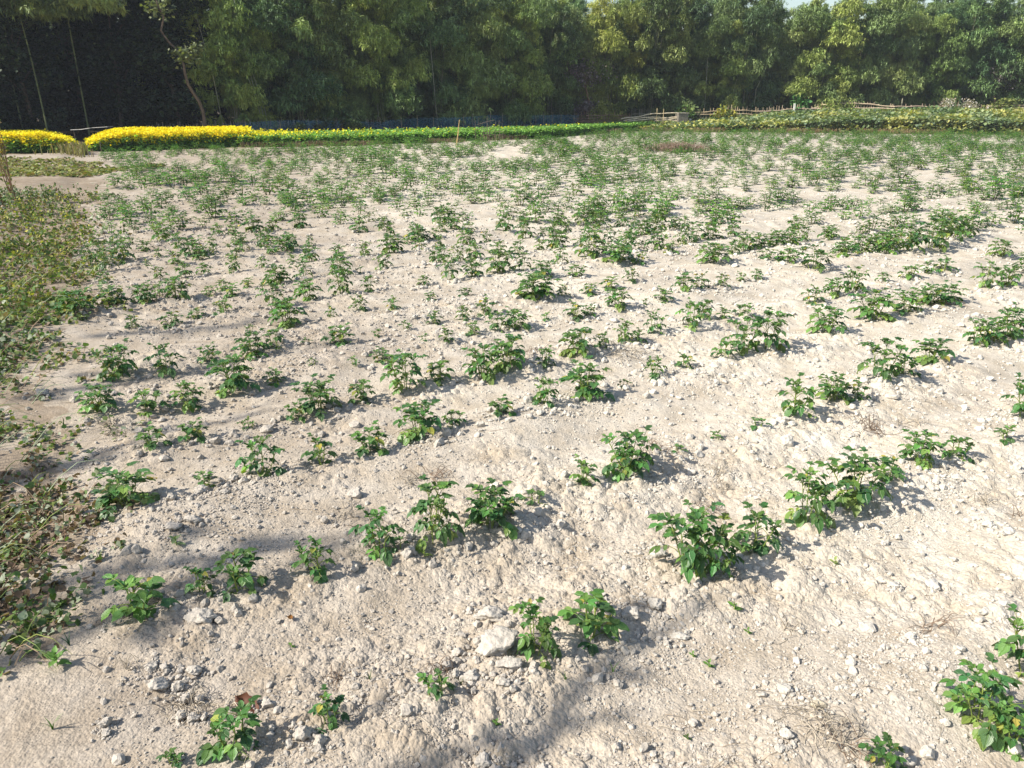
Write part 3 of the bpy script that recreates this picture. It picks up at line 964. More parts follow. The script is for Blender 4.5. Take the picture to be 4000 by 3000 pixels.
crumbs = MB()
shapes = [clod_shape(1, 900 + k, chop=4, rough=0.22) for k in range(10)]
big_shapes = [clod_shape(2, 950 + k, chop=7, rough=0.18) for k in range(8)]
def scatter(n, dep0, dep1, size_px, shp, power, seed, mn=0.003):
    g = np.random.default_rng(seed)
    th = np.radians(g.uniform(-41, 41, n))
    dep = np.radians(dep0 + (dep1 - dep0) * g.random(n))
    r = EYE / np.tan(dep)
    x = r * np.sin(th); y = r * np.cos(th)
    fl = field_left(y)
    q = rowq(x, y)
    dens = 0.25 + 1.0 * smooth01(0.3 + 3.0 * vnoise(x, y, 0.38, 60)) * (0.65 + 0.55 * np.cos(2 * np.pi * (q / ROW_SP - ROW_OFF)))
    dens = np.where(x < fl - 0.05, dens * 0.10, dens)
    dens = np.where(x < fl + 0.25, dens * 0.6, dens)
    keep = (g.random(n) < dens) & (y < far_edge(x) - 0.3)
    x, y, r = x[keep], y[keep], r[keep]
    slant = np.hypot(r, EYE)
    s = slant / (FPX / 3.906) * size_px * (g.random(len(x)) ** power * 1.0 + 0.22)
    s = np.clip(s, mn, 0.035)
    z = H(x, y, np.full(len(x), 0.02))
    for k, (v_, t_) in enumerate(shp):
        m = (np.arange(len(x)) % len(shp)) == k
        if not m.any(): continue
        pos = np.stack([x[m], y[m], z[m] + s[m] * 0.28], 1)
        sc = s[m][:, None] * g.uniform(0.7, 1.2, (m.sum(), 3)) * np.array([[1, 1, 0.75]])
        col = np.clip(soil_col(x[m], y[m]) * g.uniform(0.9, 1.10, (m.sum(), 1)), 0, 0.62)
        rot = rot_z(g.random(m.sum()) * 6.283) @ rot_x((g.random(m.sum()) - .5) * 1.2) @ rot_y((g.random(m.sum()) - .5) * 1.2)
        crumbs.stamp(v_, None, t_, pos, rot, sc, col)
scatter(210000, 52, 6, 1.25, shapes, 2.0, 1, 0.0022)
scatter(32000, 52, 8, 3.0, shapes, 3.0, 4)
scatter(1700, 52, 10, 6.0, big_shapes, 2.8, 2)
# loose rubble round the big clods
for k, (x0, y0, w0) in enumerate(used):
    g = np.random.default_rng(500 + k)
    n = 34
    a = g.random(n) * 6.283; rr0 = w0 * (0.9 + 1.5 * g.random(n))
    x = x0 + rr0 * np.cos(a); y = y0 + rr0 * np.sin(a); s = g.random(n) ** 2 * w0 * 0.28 + 0.003
    z = H(x, y, np.full(n, 0.02))
    v_, t_ = big_shapes[k % 8]
    crumbs.stamp(v_, None, t_, np.stack([x, y, z + s * 0.3], 1), rand_rot(n), s[:, None] * np.array([[1, 1, .8]]), np.clip(soil_col(x, y) * g.uniform(0.92, 1.1, (n, 1)), 0, .68))
# hand-hoed rubble along the foot of the plants
hx = np.array([(p[0], p[1], p[3]) for p in HAND if p[1] < 8])
for k in range(10):
    g = np.random.default_rng(700 + k)
    a = g.random(len(hx)) * 6.283; r0 = 0.05 + g.random(len(hx)) * 0.13
    x = hx[:, 0] + r0 * np.cos(a) + 0.03; y = hx[:, 1] + r0 * np.sin(a) * 0.8 - 0.03
    s = 0.004 + g.random(len(hx)) ** 3 * 0.022
    v_, t_ = big_shapes[k % 8]
    z = H(x, y, np.full(len(x), 0.02))
    crumbs.stamp(v_, None, t_, np.stack([x, y, z + s * 0.3], 1), rand_rot(len(x)), s[:, None] * np.array([[1, 1, .8]]), np.clip(soil_col(x, y) * g.uniform(0.92, 1.1, (len(x), 1)), 0, .68))
o = obj('soil_crumbs', crumbs.mesh('soil_crumbs', M_CLOD, smooth=False))
tag(o, 'loose crumbs and small lumps of pale dry earth strewn over the field', 'soil crumbs', None, 'stuff')

# ------------------------------------------------------------------ straw, roots and twigs
straw = MB()
g = np.random.default_rng(31)
def strand(x, y, L, a, r, col, lift=0.01, curl=0.6, n=6):
    pts = []
    px, py = x, y
    for i in range(n):
        pts.append((px, py))
        a += g.normal() * curl / n * 1.5
        px += math.cos(a) * L / n; py += math.sin(a) * L / n
    pts = np.array(pts)
    z = H(pts[:, 0], pts[:, 1], np.full(n, 0.02)) + r + lift * np.sin(np.linspace(0, 3.1, n)) * g.random()
    straw.tube(np.column_stack([pts, z]), np.linspace(r, r * 0.4, n), 3, col)
for i in range(900):
    th = math.radians(g.uniform(-38, 38)); dep = math.radians(g.uniform(9, 50)); r = EYE / math.tan(dep)
    x, y = r * math.sin(th), r * math.cos(th)
    if x < field_left(np.array([y]))[0] - 0.3: continue
    if vnoise(np.array([x]), np.array([y]), 0.5, 61)[0] < -0.05: continue
    c = [(0.34, 0.29, 0.22), (0.20, 0.155, 0.11), (0.42, 0.37, 0.29)][i % 3]
    strand(x, y, g.uniform(0.02, 0.12) * (1 + y * .1), g.uniform(-0.7, 0.9) if g.random() < .7 else g.uniform(0, 6.28), 0.0007 * (1 + 0.35 * y), c, 0.015)
def tuft(u, v, n, L, col=(0.36, 0.31, 0.24), r=0.0011):
    x, y = (float(q) for q in G(u, v))
    for k in range(n):
        strand(x + g.normal() * L * .25, y + g.normal() * L * .2, L * g.uniform(.5, 1.3), g.uniform(0, 6.28), r * (1 + 0.2 * y), col, 0.05, 1.6)
for (u, v, n, L) in [(740, 2745, 26, .10), (860, 2760, 14, .09), (690, 2800, 10, .08), (3180, 2830, 26, .12), (3250, 2880, 22, .14), (3300, 2930, 12, .12), (3090, 2440, 14, .08), (3640, 2450, 16, .09), (2800, 1830, 22, .10), (2840, 1870, 14, .09), (1600, 1870, 18, .13), (1700, 1850, 16, .13), (420, 1650, 26, .13), (470, 1690, 18, .12), (1340, 1990, 14, .12), (1420, 2060, 8, .16), (3400, 1660, 24, .16), (3560, 1640, 18, .16), (2560, 1760, 16, .15), (2470, 1390, 26, .22), (2390, 1370, 18, .2), (1320, 2640, 8, .06), (1730, 2640, 12, .07), (500, 2640, 10, .06), (3860, 1960, 14, .08), (3990, 2010, 12, .08), (3700, 1190, 12, .2), (2100, 1380, 12, .2), (620, 1180, 16, .2), (2760, 1950, 12, .1)]:
    tuft(u, v, n, L, (0.36, 0.31, 0.24) if n % 4 else (0.17, 0.12, 0.085))
o = obj('straw_litter', straw.mesh('straw_litter', M_WOOD))
tag(o, 'dry straw, rootlets and thin twigs littering the pale soil', 'straw', None, 'stuff')

# ------------------------------------------------------------------ fallen leaves
def curled_leaf(u, v, size, label, col, seed):
    x, y = (float(q) for q in G(u, v))
    r = random.Random(seed)
    n = 9; V = []; Q = []
    for i in range(n):
        for j in range(n):
            a = i / (n - 1) * 2 - 1; c = j / (n - 1) * 2 - 1
            w = (1 - abs(a) ** 2.2) * 0.6 * (1 + 0.16 * math.sin(9 * a))
            V.append((a, c * w, 0.42 * (c * w) ** 2 * 2 + 0.22 * a * a + 0.10 * math.sin(5 * a + 4 * c) + 0.03 * r.uniform(-1, 1)))
    for i in range(n - 1):
        for j in range(n - 1):
            k = i * n + j
            Q.append((k, k + n, k + n + 1, k + 1))
    b = MB(); b.add(np.array(V) * size, Q, None, col)
    o = obj('dead_leaf', b.mesh('dead_leaf', M_WEED, smooth=True), None, (x, y, hz(x, y) + 0.008))
    o.rotation_euler = (0.15, 0.35, r.uniform(0, 6))
    tag(o, label, 'leaf')
curled_leaf(965, 2765, 0.042, 'curled reddish-brown dead leaf lying beside the rubble heap', (0.13, 0.052, 0.03), 3)
curled_leaf(1135, 2425, 0.018, 'small crumpled orange-brown scrap of leaf in a hollow of the soil', (0.25, 0.11, 0.03), 4)

# ------------------------------------------------------------------ weed seedlings
def seedling(u, v, h, label, grass=False, col=(0.10, 0.20, 0.04), seed=0, nl=6, cat='weed'):
    x, y = (float(q) for q in G(u, v))
    r = random.Random(seed)
    t = thing('grass_sprig' if grass else 'weed_seedling', label, cat, (x, y, hz(x, y)), 0, 'single weeds sprouting on the bare soil')
    b = MB(); st = MB()
    if grass:
        for k in range(nl):
            a = r.uniform(0, 6.28); L = h * r.uniform(.7, 1.4)
            pts = np.array([(math.cos(a) * L * .5 * q ** 1.5, math.sin(a) * L * .5 * q ** 1.5, L * q * (1 - .35 * q)) for q in (0, .33, .66, 1)])
            w = np.array([.1, .08, .05, 0.01]) * h * 0.45
            s = np.array([-math.sin(a), math.cos(a), 0])
            V = np.concatenate([pts + s * w[:, None], pts - s * w[:, None]])
            b.add(V, [(i, i + 1, i + 5, i + 4) for i in range(3)], None, np.array(col) * r.uniform(.8, 1.2))
    else:
        st.tube(np.array([(0, 0, -.01), (0.003, 0, h * .4), (0, .003, h * .8)]), 0.0016, 4, STEMC)
        P, RT, SC = [], [], []
        for k in range(nl):
            a = k * 2.4; e = 0.2 + 0.9 * k / nl
            P.append((0, 0, h * (.15 + .65 * k / nl))); RT.append(frame_from((math.cos(a) * math.cos(e), math.sin(a) * math.cos(e), math.sin(e))))
            SC.append(h * (0.75 - .3 * k / nl))
        b.stamp(LT[0], LT[1], None, np.array(P), np.array(RT), np.array(SC)[:, None] * np.array([[.75, 1, 1]]), np.array([np.array(col) * r.uniform(.8, 1.25) for _ in P]), LT[2])
        obj('stem', st.mesh('stem', M_STEM), t)
    obj('blades' if grass else 'foliage', b.mesh('foliage', M_WEED, smooth=True), t)
seedling(228, 2618, 0.06, 'bright green broad-leaved seedling on the smooth trodden corner', seed=1, nl=8, col=(0.13, 0.25, 0.06))
seedling(212, 2868, 0.05, 'thin grass sprig on the smooth trodden corner', True, seed=2)
seedling(2866, 2378, 0.045, 'slender two-leaved seedling on the open soil below the tall potato clump', seed=3, nl=3)
seedling(2922, 2455, 0.025, 'tiny green seedling below the slender two-leaved one', seed=4, nl=4)
seedling(2768, 2585, 0.03, 'tiny seedling in the middle of the bright open soil', seed=5, nl=5)
seedling(2208, 2672, 0.05, 'upright grass sprig beside the forked branch shadow', True, seed=6, nl=4)
seedling(2394, 2620, 0.045, 'thin grass blade between two arms of the branch shadow', True, seed=7, nl=2)
seedling(2706, 2545, 0.022, 'small sprout next to a round crumb near the branch shadow', seed=8, nl=4)
seedling(1802, 2690, 0.035, 'dull green grass tuft under the clod cluster', True, seed=9, nl=8, col=(0.08, 0.13, 0.04))
seedling(1445, 2670, 0.04, 'wispy dark grass tuft on rough soil between sprouts', True, seed=10, nl=8, col=(0.09, 0.12, 0.05))
seedling(1136, 2520, 0.022, 'single small leaf sprouting beyond the orange-brown scrap', seed=11, nl=3)
seedling(2684, 2875, 0.02, 'minute dark rosette on yellowish soil', seed=12, nl=5, col=(0.06, 0.10, 0.03))
seedling(1937, 2842, 0.022, 'tiny sprout above the four shaded clods', seed=13, nl=5)
seedling(3260, 2195, 0.035, 'small yellowish sprout in the open beyond the tall clump', seed=14, nl=4, col=(0.2, 0.25, 0.08))
seedling(690, 2145, 0.05, 'pale limp seedling below the cracked white block', seed=15, nl=6, col=(0.16, 0.22, 0.10))
seedling(1655, 2170, 0.045, 'yellow-green seedling between two tall potato plants', seed=16, nl=4, col=(0.16, 0.22, 0.05))
seedling(275, 2535, 0.05, 'flat grass blade bent over the trodden corner', True, seed=17, nl=5, col=(0.06, 0.12, 0.06))

# ------------------------------------------------------------------ weedy verge along the field edge
VW = np.array([(-2.6, 1.3), (-1.64, 1.90)] + [tuple(q) for q in VERGE[1:-1]] + [(-14.5, 14.9), (-12, 9), (-6, 4.0)])
weeds = MB(); wst = MB()
g = np.random.default_rng(44)
PAL = [(0.075, 0.13, 0.035), (0.10, 0.17, 0.045), (0.15, 0.20, 0.06), (0.30, 0.33, 0.24), (0.24, 0.28, 0.18), (0.32, 0.31, 0.05), (0.20, 0.22, 0.06), (0.15, 0.10, 0.065), (0.25, 0.18, 0.12)]
heart_v, heart_q, heart_uv = leaflet_template(droop=0.5, fold=0.2)
heart_v = heart_v * np.array([1.25, 1, 1])
def weed_patch(n, y0, y1, size, per, hmax):
    cnt = 0
    while cnt < n:
        y = y0 * (y1 / y0) ** g.random() ; x = g.uniform(-1.0, 0.1) * (y * 0.72 + 1.2)
        jx = .09 * (1 + .12 * y) * g.normal()
        if not inside(VW, np.array([x + jx]), np.array([y + jx]))[0]: continue
        if y < 12 and vnoise(np.array([x]), np.array([y]), 0.5, 90)[0] > 0.04 and g.random() < .9: cnt += 1; continue
        cnt += 1
        zone = vnoise(np.array([x]), np.array([y]), 0.9 + y * .12, 91)[0]
        tone = vnoise(np.array([x]), np.array([y]), 0.5 + y * .08, 92)[0]
        if zone > 0.24: pal = [5, 6, 2, 8, 1, 0]
        elif zone < -0.16: pal = [7, 8, 7, 1, 3]
        elif tone > 0.0: pal = [0, 1, 6, 2, 3, 8]
        else: pal = [0, 1, 3, 4, 4, 0, 7]
        hh = hmax * (0.3 + 1.2 * g.random() ** 2) * (1.3 if zone > .2 else 1)
        base = hz(x, y)
        m = per
        a = g.random(m) * 6.283; rr0 = size * 2.0 * g.random(m)
        P = np.stack([x + rr0 * np.cos(a), y + rr0 * np.sin(a), base + hh * g.random(m)], 1)
        rot = rot_z(g.random(m) * 6.283) @ rot_x(g.normal(size=m) * 0.75 - 0.1) @ rot_y(g.normal(size=m) * 0.8)
        c = np.array([PAL[pal[g.integers(len(pal))]] for _ in range(m)]) * g.uniform(.75, 1.25, (m, 1))
        weeds.stamp(heart_v, heart_q, None, P, rot, size * g.uniform(.5, 1.25, m), c, jit=.2)
        if g.random() < .5:
            e = P[0]; wst.tube(np.array([(x, y, base), (x + (e[0] - x) * .5, y + (e[1] - y) * .5, base + hh * .8), tuple(e)]), 0.0012 * (1 + .12 * y), 3, (0.17, 0.10, 0.06) if g.random() < .5 else (0.14, 0.17, 0.06))
weed_patch(2600, 1.5, 4.2, 0.026, 8, 0.05)
weed_patch(1900, 4.0, 8.5, 0.036, 9, 0.08)
weed_patch(1700, 8.0, 13.6, 0.040, 9, 0.13)
for i in range(1300):      # long trailing grass blades and runners
    y = 1.6 * (8 / 1.6) ** g.random(); x = g.uniform(-1, 0) * (y * .72 + 1)
    if not inside(VW, np.array([x]), np.array([y]))[0]: continue
    a = g.uniform(-.6, 1.2); L = g.uniform(.06, .28) * (1 + y * .08); b0 = hz(x, y)
    pts = np.array([(x + math.cos(a) * L * q, y + math.sin(a) * L * q, b0 + 0.01 + L * .45 * math.sin(2.6 * q)) for q in (0, .25, .5, .75, 1)])
    wst.tube(pts, np.linspace(.0018, .0006, 5) * (1 + .12 * y), 3, PAL[[2, 4, 8, 7, 6][i % 5]])
o = obj('weeds', weeds.mesh('weeds', M_WEED, smooth=True))
tag(o, 'tangled wilting weeds covering the verge beside the field', 'weeds', None, 'stuff')
o = obj('weeds', wst.mesh('weed_stalks', M_WOOD, smooth=False))
tag(o, 'thin brown runners and grass blades among the verge weeds', 'weeds', None, 'stuff')


# tall dry weed standing at the edge of the view
def tall_weed(u, v, top_v, label, seed, nst=7):
    x, y = (float(q) for q in G(u, v))
    h = float(height_at(0, top_v, y))
    t = thing('dry_weed', label, 'weed', (x, y, hz(x, y)))
    r = random.Random(seed)
    for k in range(nst):
        b = MB(); lf = MB()
        hh = h * (1.0 if k == 0 else r.uniform(.45, .95)); lx = r.uniform(-.14, .06); ly = r.uniform(-.1, .1)
        pts = np.array([(lx * hh * q ** 1.4 + .02 * math.sin(7 * q + k), ly * hh * q, hh * q) for q in np.linspace(0, 1, 9)])
        if k < 2: lx = .02; pts = np.array([(lx * math.sin(6 * q + k), .02 * q, hh * q) for q in np.linspace(0, 1, 9)])
        pts[:, :2] += np.array([r.uniform(-.16, .16), r.uniform(-.12, .12)]) * (1 if k > 1 else .15)
        b.tube(pts, np.linspace(.009, .003, 9), 5, (0.19, 0.11, 0.065))
        s = obj('stalk', b.mesh('stalk', M_WOOD), t)
        n = 46 if k < 2 else 14
        P = []; CO = []
        for j in range(n):
            q = r.uniform(.72, 1.0) if k < 2 else r.uniform(.1, 1)
            i0 = min(int(q * 8), 7)
            P.append(pts[i0] + (pts[i0 + 1] - pts[i0]) * (q * 8 - i0) + np.array([r.gauss(0, .035), r.gauss(0, .035), r.gauss(0, .03)]))
            CO.append(((0.36, 0.27, 0.17), (0.28, 0.25, 0.10), (0.16, 0.19, 0.06), (0.45, 0.30, 0.04))[j % 4 if j % 9 == 0 or k < 2 else 2])
        lf.stamp(heart_v, heart_q, None, np.array(P), rand_rot(n, 1.2), np.full(n, .055), np.array(CO))
        obj('foliage', lf.mesh('foliage', M_WEED, smooth=True), s)
tall_weed(55, 800, 425, 'tall dry weed with pinkish seed head standing by the mustard patch', 3)
tall_weed(6, 840, 600, 'shorter tangle of bare brown stalks beside the tall dry weed', 5, 6)

# pale olive creeping cover and bare strip behind the verge
ol = MB()
g = np.random.default_rng(52)
n = 5200
u = g.uniform(-120, 640, n); v = 622 + (g.random(n) * 72) * (1 - 0.45 * smooth01((u - 250) / 380)) + 6
x, y = G(u, v)
keep = vnoise(x, y, 1.4, 95) > -0.22 - 0.2 * (u < 300)
x, y = x[keep], y[keep]
z = H(x, y, np.full(len(x), .05))
cc = np.array([(0.22, 0.22, 0.06), (0.17, 0.19, 0.05), (0.23, 0.17, 0.09), (0.12, 0.16, 0.04)])[g.integers(0, 4, len(x))] * g.uniform(.8, 1.2, (len(x), 1))
ol.stamp(heart_v, heart_q, None, np.stack([x, y, z + .04 * g.random(len(x))], 1), rand_rot(len(x), .9), g.uniform(.05, .11, len(x)), cc)
o = obj('ground_cover', ol.mesh('ground_cover', M_WEED, smooth=True))
tag(o, 'low olive creeping growth in front of the yellow mustard', 'ground cover', None, 'stuff')

# ------------------------------------------------------------------ mustard in flower
LEAF_LO = leaflet_template(nv=3)


def lerp_line(pts, n, rnd):
    pts = np.asarray(pts, float)
    seg = np.linalg.norm(np.diff(pts, axis=0), axis=1); cum = np.concatenate([[0], np.cumsum(seg)])
    s = rnd.random(n) * cum[-1]
    return np.interp(s, cum, pts[:, 0]), np.interp(s, cum, pts[:, 1])


def mustard(name, label, edge_px, depth, hfun, yellow, n_plants, seed, end_round=0.0, sparse=1.0):
    """stems, leaves and yellow heads spread over a strip behind its front edge"""
    g = np.random.default_rng(seed)
    uu = np.array([p[0] for p in edge_px], float); vv = np.array([p[1] for p in edge_px], float)
    ex, ey = G(uu, vv)
    b = MB()
    t = g.random(n_plants)
    s = g.random(n_plants) * (len(ex) - 1)
    # even spread along the edge
    seg = np.hypot(np.diff(ex), np.diff(ey)); cum = np.concatenate([[0], np.cumsum(seg)])
    d = g.random(n_plants) * cum[-1]
    x = np.interp(d, cum, ex); y = np.interp(d, cum, ey)
    frac = d / cum[-1]
    dd = depth(frac) if callable(depth) else depth
    back = t * dd
    y = y + back + 0.25 * vnoise(x, y, 1.0, seed + 1)
    x = x * (1 + back / np.maximum(y - back, 1))
    hh = hfun(x, y) * g.uniform(.74, 1.16, n_plants)
    if end_round:
        e = (d if end_round == 1 else cum[-1] - d) / 0.8
        hh = hh * (0.35 + 0.65 * np.sqrt(np.clip(e, 0, 1)))
    z0 = H(x, y, np.full(n_plants, .1))
    # stems
    tv = np.array([(-.5, 0, 0), (.5, 0, 0), (.3, 0, 1), (-.3, 0, 1)])
    b.stamp(tv, [(0, 1, 2, 3)], None, np.stack([x, y, z0], 1), rot_z(g.random(n_plants) * 3.14), np.stack([np.full(n_plants, .012), np.full(n_plants, .012), hh * .95], 1), np.tile((0.12, 0.20, 0.05), (n_plants, 1)))
    for k in range(9):
        zz = z0 + hh * g.uniform(.08, .86, n_plants)
        P = np.stack([x + g.normal(size=n_plants) * .05, y + g.normal(size=n_plants) * .05, zz], 1)
        rot = rot_z(g.random(n_plants) * 6.283) @ rot_x(g.uniform(-.2, .9, n_plants))
        c = np.array([(0.22, 0.40, 0.09), (0.27, 0.46, 0.11), (0.16, 0.30, 0.08)])[g.integers(0, 3, n_plants)] * g.uniform(.8, 1.2, (n_plants, 1))
        b.stamp(LEAF_LO[0], LEAF_LO[1], None, P, rot, g.uniform(.07, .15, n_plants), c)
    o = obj(name, b.mesh(name, M_CROP, smooth=True))
    tag(o, label, 'mustard crop', None, 'stuff')
    f = MB()
    yl = yellow(frac)
    hv = np.array([(-.5, -.5, 0), (.5, -.5, 0), (.5, .5, 0), (-.5, .5, 0)])
    for k in range(14):
        m = g.random(n_plants) < yl * (1.0 if k < 7 else 0.85)
        mm = m.sum()
        zz = z0[m] + hh[m] * np.minimum(g.normal(1.0, .13, mm) if k < 9 else g.normal(.78, .14, mm), 1.12)
        P = np.stack([x[m] + g.normal(size=mm) * .06, y[m] + g.normal(size=mm) * .06, zz], 1)
        c = np.array([(0.92, 0.78, 0.01), (0.90, 0.72, 0.01), (0.85, 0.78, 0.02)])[g.integers(0, 3, mm)]
        f.stamp(hv, [(0, 1, 2, 3)], None, P, rand_rot(mm, 1.3), g.uniform(.03, .06, mm), c)
    fo = obj('mustard_blossom', f.mesh('mustard_blossom', M_FLOWER))
    fo.parent = o


mustard('mustard_crop', 'bright yellow flowering mustard at the edge of the field beyond the tall dry weed',
        [(-700, 612), (0, 607), (180, 604), (296, 600)], lambda fr: 2.4, lambda x, y: 0.46 + 0.03 * vnoise(x, y, 1, 5), lambda fr: np.full(fr.shape, .95), 9000, 61, 2)
mustard('mustard_crop', 'long bright yellow flowering mustard bed in front of the dark trees',
        [(362, 594), (420, 593), (650, 585), (900, 576), (985, 573)], lambda fr: 1.4 + 1.8 * smooth01(fr * 4), lambda x, y: 0.46 + 0.03 * vnoise(x, y, 1, 5), lambda fr: np.interp(fr, [0, .55, .85, 1], [.95, .95, .8, .3]), 8500, 62, 1)
mustard('mustard_crop', 'green mustard strip with thinning yellow flowers in front of the blue net',
        [(940, 576), (1300, 568), (1560, 560), (1800, 551), (2100, 542), (2400, 516), (2560, 508)], lambda fr: np.interp(fr, [0, .5, .85, 1], [3.4, 4.2, 3.2, 1.5]), lambda x, y: 0.37 + 0.03 * vnoise(x, y, 1, 5), lambda fr: np.interp(fr, [0, .1, .3, .5, .75, 1], [.15, .025, .008, .004, .001, .0]), 21000, 63)


# ------------------------------------------------------------------ bean crop on the bright side
bean = MB()
g = np.random.default_rng(71)
n = 60000
edge = [(2480, 512), (2560, 511), (2700, 514), (3000, 517), (3300, 518), (3600, 523), (4000, 528), (4700, 534)]
ex, ey = G([p[0] for p in edge], [p[1] for p in edge])
cum = np.concatenate([[0], np.cumsum(np.hypot(np.diff(ex), np.diff(ey)))])
d = g.random(n) * cum[-1]
x = np.interp(d, cum, ex); y = np.interp(d, cum, ey)
back = g.random(n) ** 1.3 * 6.0
pu = to_px(x, y)[0]
top = np.interp(pu, [2480, 2560, 2750, 3000, 3250, 3500, 4000], [.24, .28, .36, .58, .80, .90, .98])
rise = 0.62 + 0.38 * smooth01(back / 3.0)
lump = 1 + 0.22 * vnoise(x, y + back, 1.6, 72) + 0.18 * vnoise(x, y + back, .6, 73)
hgt = top * rise * lump * np.where(g.random(n) < .7, 1, g.random(n) ** .5)
hgt = hgt * (1 - 0.9 * (g.random(n) < .28) * g.random(n))
yy = y + back * 0.95 + .3 * vnoise(x, y, 2.0, 74)
tone = vnoise(x, yy, 1.3, 75) + g.normal(size=n) * .16 - .35 * (hgt < .35 * top) * 0
pal = np.array([(0.12, 0.18, 0.07), (0.19, 0.25, 0.11), (0.27, 0.31, 0.15), (0.40, 0.39, 0.12), (0.16, 0.22, 0.14)])
ix = np.where(tone > .28, 3, np.where(tone > .05, 2, np.where(tone > -.15, 1, np.where(tone > -.3, 4, 0))))
low = (hgt < .4) & (g.random(n) < .35)
ix = np.where(low, 3, ix)
c = pal[ix] * g.uniform(.75, 1.25, (n, 1))
bean.stamp(heart_v, heart_q, None, np.stack([x, yy, np.maximum(hgt, .03)], 1), rot_z(g.random(n) * 6.283) @ rot_x(g.uniform(-1.0, 1.3, n)), g.uniform(.09, .19, n), c)
o = obj('bean_crop', bean.mesh('bean_crop', M_CROP, smooth=True))
tag(o, 'waist-high yellowing bean crop along the far edge of the field', 'bean crop', None, 'stuff')

# dry grass and dead runners on the banks
dg = MB()
g = np.random.default_rng(81)
def dry_strip(pts, n, h, w, cols):
    uu = np.array([p[0] for p in pts], float); vv = np.array([p[1] for p in pts], float)
    ex, ey = G(uu, vv); cum = np.concatenate([[0], np.cumsum(np.hypot(np.diff(ex), np.diff(ey)))])
    d = g.random(n) * cum[-1]
    x = np.interp(d, cum, ex) + g.normal(size=n) * w; y = np.interp(d, cum, ey) + g.normal(size=n) * w
    k = vnoise(x, y, 1.2, 83) > -.12
    x, y = x[k], y[k]; m = len(x)
    c = np.array(cols)[g.integers(0, len(cols), m)] * g.uniform(.75, 1.2, (m, 1))
    tv = np.array([(-.05, 0, 0), (.05, 0, 0), (.02, .25, .8), (-.02, .3, .8)])
    dg.stamp(tv, [(0, 1, 2, 3)], None, np.stack([x, y, H(x, y, np.full(m, .05))], 1), rot_z(g.random(m) * 6.283) @ rot_x(g.uniform(-.2, .9, m)), h * g.uniform(.5, 1.3, m), c)
BR = [(0.20, 0.12, 0.085), (0.24, 0.18, 0.14), (0.14, 0.10, 0.06), (0.15, 0.17, 0.06)]
dry_strip([(560, 592), (760, 580), (1000, 575), (1400, 568), (1800, 556)], 5200, .17, .13, BR)
dry_strip([(1900, 548), (2150, 538), (2300, 522), (2480, 514), (2620, 514)], 3800, .20, .20, BR)
dry_strip([(2700, 516), (3300, 520), (3700, 525), (4200, 532)], 4500, .22, .16, [(0.26, 0.19, 0.11), (0.16, 0.16, 0.05), (0.22, 0.13, 0.08)])
dry_strip([(310, 606), (330, 600), (345, 610), (380, 606)], 900, .30, .30, [(0.26, 0.22, 0.10), (0.2, 0.2, 0.07), (0.28, 0.2, 0.12)])
dry_strip([(850, 558), (950, 556), (1050, 560)], 900, .22, .2, [(0.10, 0.08, 0.06), (0.2, 0.15, 0.11)])
o = obj('dry_grass', dg.mesh('dry_grass', M_WEED))
tag(o, 'dry purplish-brown grass along the far banks of the field', 'dry grass', None, 'stuff')

# heap of dry brush lying on the field
hp_ = MB()
x0, y0 = (float(q) for q in G(2640, 592))
m = 2600
g = np.random.default_rng(85)
lx = g.normal(size=m) * .34; ly = g.normal(size=m) * .2
tv = np.array([(-.03, 0, 0), (.03, 0, 0), (.015, .1, .9), (-.015, .1, .9)])
hp_.stamp(tv, [(0, 1, 2, 3)], None, np.stack([lx * (1.25), ly, .14 * np.exp(-(lx / .9) ** 2) * g.random(m)], 1), rand_rot(m, 1.4), g.uniform(.10, .24, m), np.array([(0.25, 0.17, 0.13), (0.19, 0.125, 0.10), (0.31, 0.24, 0.20)])[g.integers(0, 3, m)])
o = obj('brush_heap', hp_.mesh('brush_heap', M_WEED), None, (x0, y0, hz(x0, y0)))
tag(o, 'long low heap of dry purplish brush lying among the far potato plants', 'brush heap')


# ------------------------------------------------------------------ stakes and fences
CANE = (0.42, 0.33, 0.20); GREYW = (0.27, 0.23, 0.18); DARKW = (0.15, 0.12, 0.09)


def stick(b, p0, p1, r, col, wob=0.01, n=5):
    p0 = np.array(p0, float); p1 = np.array(p1, float)
    t = np.linspace(0, 1, n)[:, None]
    pts = p0 + (p1 - p0) * t
    pts[1:-1] += np.array([[random.uniform(-wob, wob) for _ in range(3)] for _ in range(n - 2)])
    b.tube(pts, np.linspace(r, r * .75, n), 5, col)


x0, y0 = (float(q) for q in G(1782, 566))
b = MB(); stick(b, (0, 0, -.1), (X(1793, y0) - x0, 0, float(height_at(0, 468, y0))), .021, (0.50, 0.36, 0.16), .008)
o = obj('bamboo_stake', b.mesh('bamboo_stake', M_CANE), None, (x0, y0, 0))
tag(o, 'single straw-coloured stake leaning slightly at the edge of the potato field', 'stake')
x0, y0 = (float(q) for q in G(1084 / 1.8 * 0 + 397, 603))
b = MB(); stick(b, (0, 0, -.05), (.02, 0, .36), .014, DARKW, .004)
o = obj('wooden_peg', b.mesh('wooden_peg', M_WOOD), None, (x0, y0, 0))
tag(o, 'short dark wooden peg beside the end of the long yellow mustard bed', 'peg')

